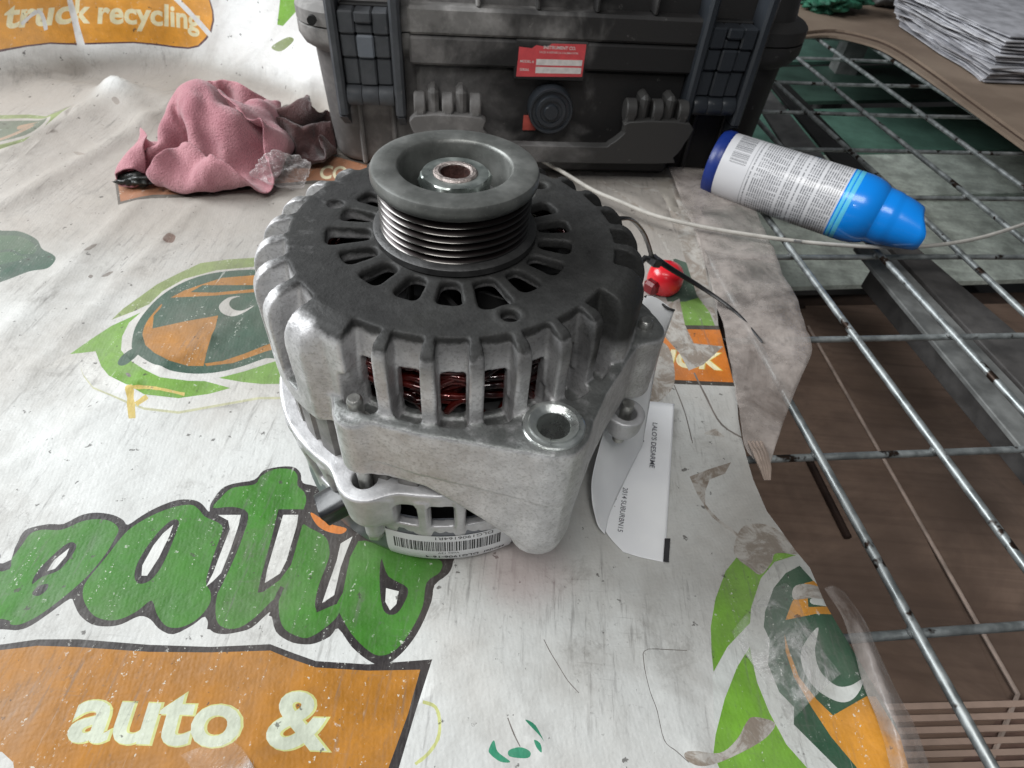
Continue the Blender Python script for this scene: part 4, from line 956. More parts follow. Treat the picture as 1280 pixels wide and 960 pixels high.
b = MB(); b.prism([(x*1e-3, z*1e-3) for x, z in smooth_poly(g, 3)], 22e-3, 31e-3, Mg); b.build('grip', CB3, hd, angle=40, bevel=.002)
# pressure valve
b = MB(); b.lathe([(r*1e-3, y*1e-3) for r, y in [(0, 22), (5.5, 22), (6, 21.2), (6.3, 19.4), (8.8, 19.4), (9.2, 20.6), (12, 20.6), (12.6, 19.6), (12.9, 17.8), (15.5, 17.6), (16.2, 19.5), (17.8, 19.4), (18.4, 18), (18.6, 4)]], 48, Matrix(((1, 0, 0, .187), (0, 0, -1, 0), (0, 1, 0, .058), (0, 0, 0, 1))))
b.build('pressure_valve', CB2, CASE, angle=30)
b = MB(); b.box((.166, -.0085, .038), (.177, -.0072, .050)); b.build('red_tab', simple('red_tab', (.45, .08, .06), .6), CASE)
# red sticker
RED = simple('sticker_red', (.62, .075, .085), .4, 0, .1, 120, .1); CREAM = simple('sticker_white', (.66, .62, .60), .45, 0, .12, 200, .1)
st = empty('sticker'); st.parent = CASE
FY = -14.0
def flatp(name, poly, y, mat, par, th=.15):
    b = MB(); b.prism([(x*1e-3, z*1e-3) for x, z in poly], -y*1e-3, (-y+th)*1e-3, Mg); return b.build(name, mat, par, smooth=False)
flatp('sticker_base', [(157, 82.5), (210, 84), (210, 107.5), (183, 107.0), (180, 104.5), (171, 105.5), (168, 103.2), (158, 104)], -13.7, RED, st, .25)
cbx('backing', 155, 212, -13.65, -6, 80, 109, CB, bev=.001)
flatp('field', [(172, 91.5), (208.5, 92), (208.5, 96.2), (172, 95.8)], -14.0, CREAM, st); flatp('field', [(172, 85.6), (208.5, 86.2), (208.5, 90.6), (172, 90.2)], -14.0, CREAM, st)
def text3(s_, x, z, h, mat, par, y, off=.01):
    V2, F2, _ = text_mesh(s_, off); b = MB(); b.add([((x+a*h)*1e-3, (y-.02)*1e-3, (z+c*h)*1e-3) for a, c in V2], F2); return b.build('lettering', mat, par, smooth=False)
text3('INSTRUMENT CO.', 177, 103.3, 2.3, CREAM, st, -14.0, .02); text3('SALES & REPAIRS & CALIBRATION', 174, 100.2, 1.5, CREAM, st, -14.0, .0)
text3('MODEL #', 159.5, 93, 1.9, CREAM, st, -14.0, .01); text3('SERIAL', 159.5, 87, 1.9, CREAM, st, -14.0, .01)
# eyelet in the left corner of the rim
b = MB(); b.lathe([(0, -.0101), (3.2e-3, -.0101), (3.2e-3, -.006)], 16, Matrix(((1, 0, 0, .004), (0, 0, 1, 0), (0, 1, 0, .1145), (0, 0, 0, 1)))); b.build('eyelet', BLK, CASE)

# ------------------------------------------------------------------ spray can
R_C = .0265
pa, pb = un(893, 200, .0265), un(1160, 287, .0265)
ax_ = pb-pa; ax_[2] = 0; LEN = np.linalg.norm(ax_); yaw = math.atan2(ax_[1], ax_[0])
CAN = empty('spray_can', (float(pa[0]), float(pa[1]), R_C-.0015), yaw, 'white aerosol spray can with bright blue cap lying on its side on the mesh', 'spray can')
Mx = Matrix(((0, 0, 1, 0), (0, 1, 0, 0), (-1, 0, 0, 0), (0, 0, 0, 1)))      # lathe axis along x
def canl(name, prof, mat, par=None, n=96, ang=35): b = MB(); b.lathe([(r*KR, z) for r, z in prof], n, Mx); return b.build(name, mat, par or CAN, angle=ang)
KR = .0265/.0325; s = LEN/.205
BLUEP = NT('blue_plastic'); BLUE = BLUEP.done((.004, .22, .74), .22, 0, BLUEP.bump(BLUEP.noise(300), .05, .0003), Coat_Weight=.3, Coat_Roughness=.1)
NAVY = simple('navy_plastic', (.008, .028, .19), .35, 0, .1, 80, .05)
canl('base_ring', [(0, .004), (.026, .004), (.0285, 0), (.0315, .0005), (.0334, .004), (.0336, .009), (.0325, .011)], NAVY)
LW = NT('can_label'); x, y, z = LW.sep(LW.tc.outputs['Object'])
ang = LW.math('ARCTAN2', y, z); u_ = LW.math('MULTIPLY', ang, .0265)
cmb = LW.n.new('ShaderNodeCombineXYZ'); LW.lk(x, cmb.inputs[0]); LW.lk(u_, cmb.inputs[1]); vec = cmb.outputs[0]
def mp(scale, vec=vec):
    m_ = LW.n.new('ShaderNodeMapping'); m_.inputs['Scale'].default_value = scale; LW.lk(vec, m_.inputs[0]); return m_.outputs[0]
lines = LW.ramp(LW.math('ABSOLUTE', LW.math('SUBTRACT', LW.math('FRACT', LW.math('MULTIPLY', x, 1/.0019)), .5)), .22, .30, 1, 0)
words = LW.ramp(LW.noise(1, 2, .6, mp((60, 900, 1))), .42, .47)
snap = LW.math('FLOOR', LW.math('MULTIPLY', x, 1/.0019)); rown = LW.n.new('ShaderNodeTexWhiteNoise'); rown.noise_dimensions = '1D'; LW.lk(snap, rown.inputs['W'])
rowon = LW.math('GREATER_THAN', rown.outputs['Value'], .17)
para = LW.ramp(LW.math('ABSOLUTE', LW.math('SUBTRACT', u_, 0.0)), .080, .081, 1, 0)
txt = LW.math('MULTIPLY', LW.math('MULTIPLY', lines, words), LW.math('MULTIPLY', rowon, para))
txt = LW.math('MULTIPLY', txt, LW.math('MULTIPLY', LW.ramp(x, .036, .0365), LW.ramp(x, .125*s, .1255*s, 1, 0)))
barm = LW.math('MULTIPLY', LW.math('MULTIPLY', LW.ramp(x, .017, .0172), LW.ramp(x, .031, .0312, 1, 0)), LW.math('LESS_THAN', LW.math('ABSOLUTE', LW.math('ADD', u_, .012)), .015))
barv = LW.math('GREATER_THAN', LW.noise(1, 1, .5, mp((0, 1600, 1))), .5)
mk = LW.math('MAXIMUM', LW.math('MULTIPLY', txt, .75), LW.math('MULTIPLY', LW.math('MULTIPLY', barm, barv), .8))
rulep = LW.math('LESS_THAN', LW.math('ABSOLUTE', LW.math('SUBTRACT', x, .0345)), .00025); mk = LW.math('MAXIMUM', mk, LW.math('MULTIPLY', rulep, .6))
bl = LW.math('MULTIPLY', LW.math('LESS_THAN', LW.math('ABSOLUTE', LW.math('SUBTRACT', x, .078)), .0028), LW.ramp(LW.noise(1, 2, .5, mp((300, 500, 1))), .46, .5))
bl = LW.math('MULTIPLY', bl, LW.math('GREATER_THAN', u_, .006))
base = LW.mix(mk, (.62, .62, .64), (.045, .05, .06)); base = LW.mix(LW.math('MULTIPLY', bl, .8), base, (.02, .25, .55))
LABELM = LW.done(base, .28, 0, None, Coat_Weight=.25, Coat_Roughness=.12)
canl('body', [(.0325, .010), (.0328, .0112), (.0328, .127*s)], LABELM)
LIGHTB = simple('light_blue_print', (.10, .50, .72), .25, 0, .05)
canl('blue_band', [(.0328, .127*s), (.0329, .1275*s), (.0329, .1395*s)], BLUE)
canl('light_band', [(.03292, .1325*s), (.03296, .1327*s), (.03296, .1362*s), (.03292, .1364*s)], LIGHTB); canl('light_band', [(.03292, .1285*s), (.03296, .1286*s), (.03296, .1312*s), (.03292, .1314*s)], LIGHTB)
def on_can(V2, a0, xx, h, r=.0331*.0265/.0325): return [(xx-yy*h, -r*math.sin(a0-x_*h/.0329) if False else r*math.sin(a0-x_*h/.0329), r*math.cos(a0-x_*h/.0329)) for x_, yy in V2]
canl('cap_shoulder', [(.0329, .1395*s), (.0327, .144*s), (.0318, .150*s), (.0300, .156*s), (.0278, .160*s), (.0268, .1615*s), (.0266, .163*s)], BLUE, ang=25)
# cap: tapers into a blunt wedge
V = []; n = 64; rows_ = []
for i, t in enumerate(np.linspace(0, 1, 16)):
    xx = (.162+.043*t)*s; r0 = (.0266-.0035*t)*KR; 
    for k in range(n):
        q = 2*math.pi*k/n; yy, zz = math.cos(q)*r0, math.sin(q)*r0
        step = .0012*sstep(.30, .33, np.array(t))*(math.sin(q) > -2)
        yy *= 1-.02*t; zz *= 1-.20*t*t
        xoff = -.010*t*t*sstep(-.3, 1.0, np.array(math.sin(q*1+.4)))*s
        if i == 15: yy *= .93; zz *= .93; xoff += -.0001
        V.append((float(xx+xoff), float(yy*(1-step*20)), float(zz*(1-step*20))))
F_ = [(i*n+k, i*n+(k+1) % n, (i+1)*n+(k+1) % n, (i+1)*n+k) for i in range(15) for k in range(n)]
V.append((.2015*s, 0, -.002)); F_ += [(15*n+k, 15*n+(k+1) % n, len(V)-1) for k in range(n)]
mesh_obj('cap', V, F_, BLUE, CAN, True, 32)
b = MB(); b.box((.186*s, -.008, .0125), (.2000*s, .008, .0165), Matrix.Rotation(.10, 4, 'Y'), .003); b.build('spray_button', BLUE, CAN)

# ------------------------------------------------------------------ white cable
CABM = simple('white_cable', (.50, .48, .44), .4, 0, .12, 90, .05)
P = smooth_poly([(672,198),(705,216),(742,238),(775,252),(820,270),(880,284),(940,294),(1000,302),(1060,307),(1110,309),(1150,308),(1190,304),(1230,296),(1275,282),(1330,262),(1400,240)], 6, False)
b = MB(); b.tube([Vector(un(px, py, .0120 if px < 1000 else .0050)) for px, py in P], .0016, 10)
tag(b.build('cable', CABM), 'thin off-white cable running in front of the spray can across the mesh', 'cable')

# ------------------------------------------------------------------ paper slip
PAPER = NT('thermal_paper'); n1 = PAPER.noise(25, 4); PAPER = PAPER.done(PAPER.mix(PAPER.ramp(n1, .3, .7), (.78, .79, .81), (.87, .88, .89)), .5, 0, PAPER.bump(n1, .1, .002), Subsurface_Weight=.0)
slip = empty('paper_slip', tuple(un(800, 600)), 0, 'curled white printed paper slip tucked behind the alternator and lying on the banner', 'paper'); so = np.array(slip.location)
def surf(name, rows, mat, par, org, k=6, th=0):
    """smooth sheet through rows of 3-D points"""
    R_ = [smooth_poly(r, k, False) for r in rows]; C_ = [smooth_poly([r[i] for r in R_], k, False) for i in range(len(R_[0]))]
    nu, nv = len(C_), len(C_[0]); V = [tuple(C_[i][j]-org) for i in range(nu) for j in range(nv)]
    F_ = [(i*nv+j, (i+1)*nv+j, (i+1)*nv+j+1, i*nv+j+1) for i in range(nu-1) for j in range(nv-1)]
    o = mesh_obj(name, V, F_, mat, par)
    if th: m_ = o.modifiers.new('thickness', 'SOLIDIFY'); m_.thickness = th; m_.offset = 1
    return o
U_ = lambda x, y, z=.0012: un(x, y, z)
surf('sheet', [[U_(790,500), U_(770,590,.0014), U_(749,632,.003), U_(757,664,.002), U_(779,690,.0012)], [U_(815,502,.001), U_(802,590), U_(790,640,.0016), U_(790,672,.0014), U_(802,697,.0010)], [U_(843,505), U_(839,573), U_(835,640,.0012), U_(833,672,.0012), U_(831,703,.0010)]], PAPER, slip, so, 7, .00012)
surf('curl', [[U_(756,668,.0020), U_(765,636,.0022), U_(785,592,.0022), U_(803,556,.0022)],
              [U_(745,650,.008), U_(749,605,.014), U_(772,572,.018), U_(810,515,.018)],
              [U_(741,600,.018), U_(745,580,.024), U_(775,528,.032), U_(822,450,.036)],
              [U_(770,500,.046), U_(780,450,.058), U_(805,372,.080), U_(843,388,.074)]], PAPER, slip, so, 8, .00012)
b = MB(); bp = smooth_poly([U_(843,388,.0744), U_(833,384,.0758), U_(818,372,.0780), U_(806,371,.0802)], 6, False); b.tube([Vector(p-so) for p in bp], .0006, 6); b.build('black_edge', INK, slip)
def text_slip(s_, O, E_, hpx, mat, off=.0):
    O, E_ = un(*O, .0024), un(*E_, .0024); d = E_-O; L_ = np.linalg.norm(d); d /= L_; up = np.array([-d[1], d[0], 0]); V2, F2, _ = text_mesh(s_, off); W = V2[:, 0].max(); h = hpx
    b = MB(); b.add([tuple(O+d*(x_/W*L_)+up*y_*h-so) for x_, y_ in V2], F2); return b.build('print', mat, slip, smooth=False)
GI = simple('thermal_ink', (.12, .12, .14), .6, 0, .2, 60, 0)
text_slip("LALO'S DESARME", (816, 528), (812, 584), .0028, GI, .005); text_slip("2014 SUBURBN15", (779, 609), (772, 664), .0026, GI, .005); text_slip("Grade A", (766, 620), (762, 641), .0022, GI)
text_slip("AUKO J", (800, 545), (780, 577), .0035, INK, .02)
b = MB(); q = [un(*p, .0026) for p in ((831, 673), (838, 673), (836, 703), (829, 702))]; b.add([tuple(p-so) for p in q], [(0, 3, 2, 1)]); b.build('black_mark', INK, slip, smooth=False)

# ------------------------------------------------------------------ zip tie and red knob
ZT = simple('black_nylon', (.012, .012, .013), .35, 0, .2, 90, .1)
zt = empty('zip_tie', tuple(un(822, 330)), 0, 'black zip tie looped through the alternator flank with its tail pointing right', 'zip tie'); zo = np.array(zt.location)
P3 = [un(758, 284, .108), un(766, 277, .114), un(776, 273, .116), un(790, 275, .108), un(803, 289, .088), un(810, 305, .064), un(815, 322, .040)]
b = MB(); b.tube([Vector(p-zo) for p in smooth_poly(P3, 6, False)], .0017, 8, flat=.5); b.build('loop', ZT, zt)
P3 = [un(822, 325, .036), un(842, 338, .028), un(870, 355, .018), un(900, 375, .012), un(925, 395, .010), un(953, 428, .0095)]
b = MB(); b.tube([Vector(p-zo) for p in smooth_poly(P3, 6, False)], [.0022]*20+[.0017]*11, 8, flat=.4) if False else b.tube([Vector(p-zo) for p in smooth_poly(P3, 6, False)], list(np.linspace(.0023, .0006, len(smooth_poly(P3, 6, False)))), 8, flat=.45); b.build('tail', ZT, zt)
c = Vector(un(818, 326, .038)-zo); b = MB(); b.box((-.0035, -.0045, -.003), (.0035, .0045, .003), Matrix.Translation(c)@Matrix.Rotation(.6, 4, 'Z')@Matrix.Rotation(.4, 4, 'Y'), .001); b.build('head', ZT, zt)
b = MB(); b.tube([c, c+Vector((-.006, .001, .001)), c+Vector((-.011, -.003, -.004))], .002, 8); b.build('strand', ZT, zt)
kc = un(832, 346, .010)
RP = NT('red_plastic'); REDP = RP.done((.62, .012, .022), .3, 0, RP.bump(RP.noise(200), .1, .0004), Coat_Weight=.3)
kn = empty('red_terminal_cap', tuple(kc), .3, 'glossy red plastic terminal cap on the banner right of the alternator', 'cap')
b = MB(); b.lathe([(0, .0105), (.0055, .0100), (.0100, .0075), (.0122, .0035), (.0127, -.002), (.0120, -.0065), (.0100, -.0098), (0, -.0098)], 40); b.build('dome', REDP, kn, angle=50)
b = MB(); b.box((-.018, -.004, -.008), (-.006, .006, .002), Matrix.Rotation(.5, 4, 'Z'), .002); b.build('tab', simple('dark_red', (.16, .008, .012), .4), kn)
b = MB(); b.tube([(.004, .009, -.007), (.012, .012, -.006), (.018, .009, -.0075)], .003, 8); b.build('black_wire', ZT, kn)

# ------------------------------------------------------------------ plastic film pieces
def film_mat(name, col, alpha, rough=.25):
    t = NT(name); n1 = t.noise(18, 5, .65, dist=.6); n2 = t.noise(90, 5, .7)
    a = t.ramp(n1, .3, .7, alpha-.26, alpha+.26); c = t.mix(t.ramp(n2, .3, .75), tuple(q*.8 for q in col), tuple(min(1, q*1.25) for q in col))
    return t.done(c, t.ramp(n2, .3, .7, rough, rough+.25), 0, t.bump(n1, .5, .004, t.bump(n2, .35, .0015)), Alpha=a)
FILM = film_mat('dirty_film', (.46, .41, .38), .40, .20)
def film(name, rows, mat, label, amp=.0012, k=6, seed=3):
    R_ = [[un(*p) for p in r] for r in rows]; org = R_[0][0].copy(); o = surf(name, R_, mat, None, org, k, .0001); o.location = tuple(org)
    me = o.data; co = np.array([v.co[:] for v in me.vertices]); 
    co[:, 2] += amp*snoise(co[:, 0], co[:, 1], co[:, 2], 130, seed)+amp*.6*snoise(co[:, 0], co[:, 1], co[:, 2], 310, seed+1)
    me.vertices.foreach_set('co', co.ravel()); me.update(); tag(o, label, 'plastic film'); return o
film('plastic_film', [[(835,207,.006), (868,210,.006), (905,207,.006)], [(852,250,.006), (893,250,.007), (944,262,.005)], [(872,300,.006), (918,305,.008), (966,312,.006)], [(890,360,.007), (935,365,.009), (992,368,.008)], [(905,415,.006), (955,420,.010), (1015,428,.010)], [(918,480,.005), (955,480,.008), (1000,474,.008)], [(928,545,.004), (945,548,.006), (976,538,.006)], [(952,584,.003), (957,586,.004), (962,584,.004)]], FILM, 'dirty translucent film flap hanging over the banner edge between can and alternator', .0030)
FILM2 = film_mat('rolled_film', (.46, .42, .40), .16, .10)
film('plastic_film', [[(1030,735,.004), (1042,732,.006), (1056,740,.003)], [(1052,770,.005), (1068,768,.010), (1082,778,.003)], [(1066,810,.005), (1086,808,.012), (1100,818,.003)], [(1080,860,.005), (1104,858,.012), (1122,868,.003)], [(1100,910,.005), (1122,908,.012), (1148,918,.003)], [(1118,980,.005), (1140,978,.010), (1172,985,.003)]], FILM2, 'shiny rolled film strip along the lower right edge of the banner', .0008)
CLEAR = NT('clear_wrinkled'); n1 = CLEAR.noise(60, 5, .7, dist=.8)
CLEAR = CLEAR.done((.75, .74, .73), .10, 0, CLEAR.bump(n1, .8, .004), Alpha=CLEAR.ramp(n1, .45, .75, .05, .42))
film('plastic_film', [[(915,790,.001), (930,770,.004), (960,740,.003), (985,730,.001)], [(940,830,.001), (960,800,.006), (985,775,.006), (1010,760,.001)], [(975,875,.001), (990,850,.006), (1010,810,.007), (1035,790,.001)], [(985,905,.001), (1000,890,.005), (1030,860,.005), (1060,835,.001)]], CLEAR, 'clear crinkled tape over the lower right duck logo', .003)
film('plastic_film', [[(225,944,.001), (250,934,.003), (292,927,.001)], [(235,955,.001), (262,948,.004), (305,938,.001)], [(246,975,.001), (280,970,.003), (318,960,.001)]], CLEAR, 'small clear tape scrap at the bottom edge below the orange band lettering', .002)
# twisted bit at the edge of the banner
b = MB()
for k in range(4): b.tube([Vector(un(936+5*k, 552, .004)), Vector(un(945+4*k, 568, .006)), Vector(un(952+3*k, 585, .005)), Vector(un(956+2*k, 600, .001))], [.0008, .0016, .0014, .0006], 6)
tag(b.build('twisted_film', simple('film_tan', (.40, .32, .27), .35)), 'tan twisted bit of film at the tip of the dirty film flap', 'plastic film')

# crumpled clear bag beside the rag
def crumple(name, c, rad, mat, seed, amp=.35, sub=5, sq=(1, 1, 1), label=None, cat=None):
    import bmesh
    bm = bmesh.new(); bmesh.ops.create_icosphere(bm, subdivisions=sub, radius=1.0); P = np.array([v.co[:] for v in bm.verts])
    r = np.random.default_rng(seed); d = np.ones(len(P))
    for i in range(34):
        nn = r.normal(size=3); nn /= np.linalg.norm(nn); off = r.uniform(.55, .95); s_ = P@nn; d = np.minimum(d, np.where(s_ > 1e-3, off/np.maximum(s_, 1e-3), 9))
    for i in range(26):
        nn = r.normal(size=3); nn /= np.linalg.norm(nn); o_ = r.uniform(-.7, .7); d = d*(1-amp*.5*np.exp(-((P@nn-o_)/.07)**2)*(r.random()))
    P = P*d[:, None]*np.array(sq)*rad; P[:, 2] = np.maximum(P[:, 2], -rad*sq[2]*.6); P[:, 2] -= P[:, 2].min()
    F_ = [tuple(v.index for v in f.verts) for f in bm.faces]; bm.free()
    o = mesh_obj(name, P, F_, mat); o.location = c
    if label: tag(o, label, cat)
    return o
CLB = NT('clear_bag'); n1 = CLB.noise(45, 5, .7, dist=1.2); fr_ = CLB.n.new('ShaderNodeLayerWeight'); fr_.inputs[0].default_value = .45
al = CLB.math('MAXIMUM', CLB.ramp(n1, .5, .72, .06, .55), CLB.math('MULTIPLY', fr_.outputs['Facing'], .55))
CLB = CLB.done((.80, .76, .76), .07, 0, CLB.bump(n1, .9, .006), Alpha=al)
crumple('clear_bag', tuple(un(356, 232)), .026, CLB, 11, .16, 5, (1.15, .8, .85), 'crumpled clear plastic bag at the right foot of the pink rag', 'plastic bag')
crumple('black_scrap', tuple(un(172, 232)), .024, simple('black_scrap', (.018, .02, .018), .4, 0, .3, 60, .4), 5, .6, 4, (1.1, .5, .35), 'black crumpled scrap left of the pink rag on the orange band', 'scrap')

# ------------------------------------------------------------------ cardboard sheet, papers, green cloth at the upper right
TAN = NT('tan_board'); n1 = TAN.noise(8, 5, .6); TAN = TAN.done(TAN.mix(TAN.ramp(n1, .3, .7), (.185, .135, .10), (.27, .205, .155)), .8, 0, TAN.bump(TAN.noise(120), .2, .0006))
EDGE = simple('board_edge', (.07, .043, .03), .8)
cs = empty('cardboard_sheet', (0, 0, 0), 0, 'wide tan cardboard sheet lying on the mesh under the stack of papers', 'cardboard')
Q = smooth_poly([(1003,40),(1045,37),(1090,46),(1120,58),(1160,84),(1210,120),(1290,178),(1420,270)], 4, False)
top = [un(*p, .006) for p in Q]+[un(1700, 120, .006), un(1500, -60, .006), un(990, -40, .006), un(985, 20, .006)]
slab('sheet', top, .0065, .003, TAN, cs); lowr = [un(p[0]-9, p[1]+8, .002) for p in Q]+[un(1700, 130, .002), un(1500, -50, .002), un(985, 20, .002)]
slab('sheet', lowr, .0028, .003, TAN, cs); slab('core', [un(p[0]-3, p[1]+3, .004) for p in Q]+[un(1700, 125, .004), un(1500, -55, .004), un(985, 10, .004)], .0034, .0005, EDGE, cs)
ps = empty('paper_stack', tuple(un(1240, 60, .0065)), 0, 'thick ragged stack of white papers on the tan cardboard sheet', 'papers'); po = np.array(ps.location)
for k in range(26):
    z = .0068+.0021*k; zz = z; j = rng.normal(0, 2.2, (8, 2)); sx = -k*1.2
    edge = [(1128+sx, 0), (1124+sx, 30), (1142+sx*.6, 44), (1175+sx*.5, 66), (1205+sx*.3, 86), (1228, 104-k*.1), (1290, 106), (1450, 110)]
    # footprints are the same stack seen from the table: all laid out on the sheet below, raised by k sheets
    pts = [un(x_+jx, y_+jy, .0065) for (x_, y_), (jx, jy) in zip(edge, j)]+[un(1500, -80, .0065), un(1120, -80, .0065)]
    PW = simple('paper_white_%d' % (k % 3), ((.50, .50, .53), (.40, .40, .43), (.58, .58, .61))[k % 3], .7, 0, .25, 40, .2) if k < 3 else bpy.data.materials['paper_white_%d' % (k % 3)]
    pp = [(p[0]-po[0], p[1]-po[1]) for p in pts]; b = MB(); b.prism(pp[::-1] if True else pp, z-po[2], z+.0013-po[2]); o = b.build('sheet', PW, ps, smooth=False)
GC = NT('green_mesh_cloth'); w = GC.noise(1, 3, .6, GC.co((90, 90, 20))); GC = GC.done(GC.mix(GC.ramp(w, .35, .65), (.006, .06, .035), (.03, .17, .10)), .7, 0, GC.bump(w, .5, .002))
crumple('green_cloth', tuple(un(1035, 14, .006)), .075, GC, 8, .5, 5, (1.25, 1.0, .45), 'crumpled dark green mesh cloth behind the right end of the case', 'cloth')
crumple('grey_pouch', tuple(un(1104, 8, .006)), .045, simple('grey_pouch', (.11, .11, .105), .5, 0, .3, 30, .3), 21, .5, 4, (1.2, .9, .4), 'grey pouch between the green cloth and the paper stack', 'pouch')
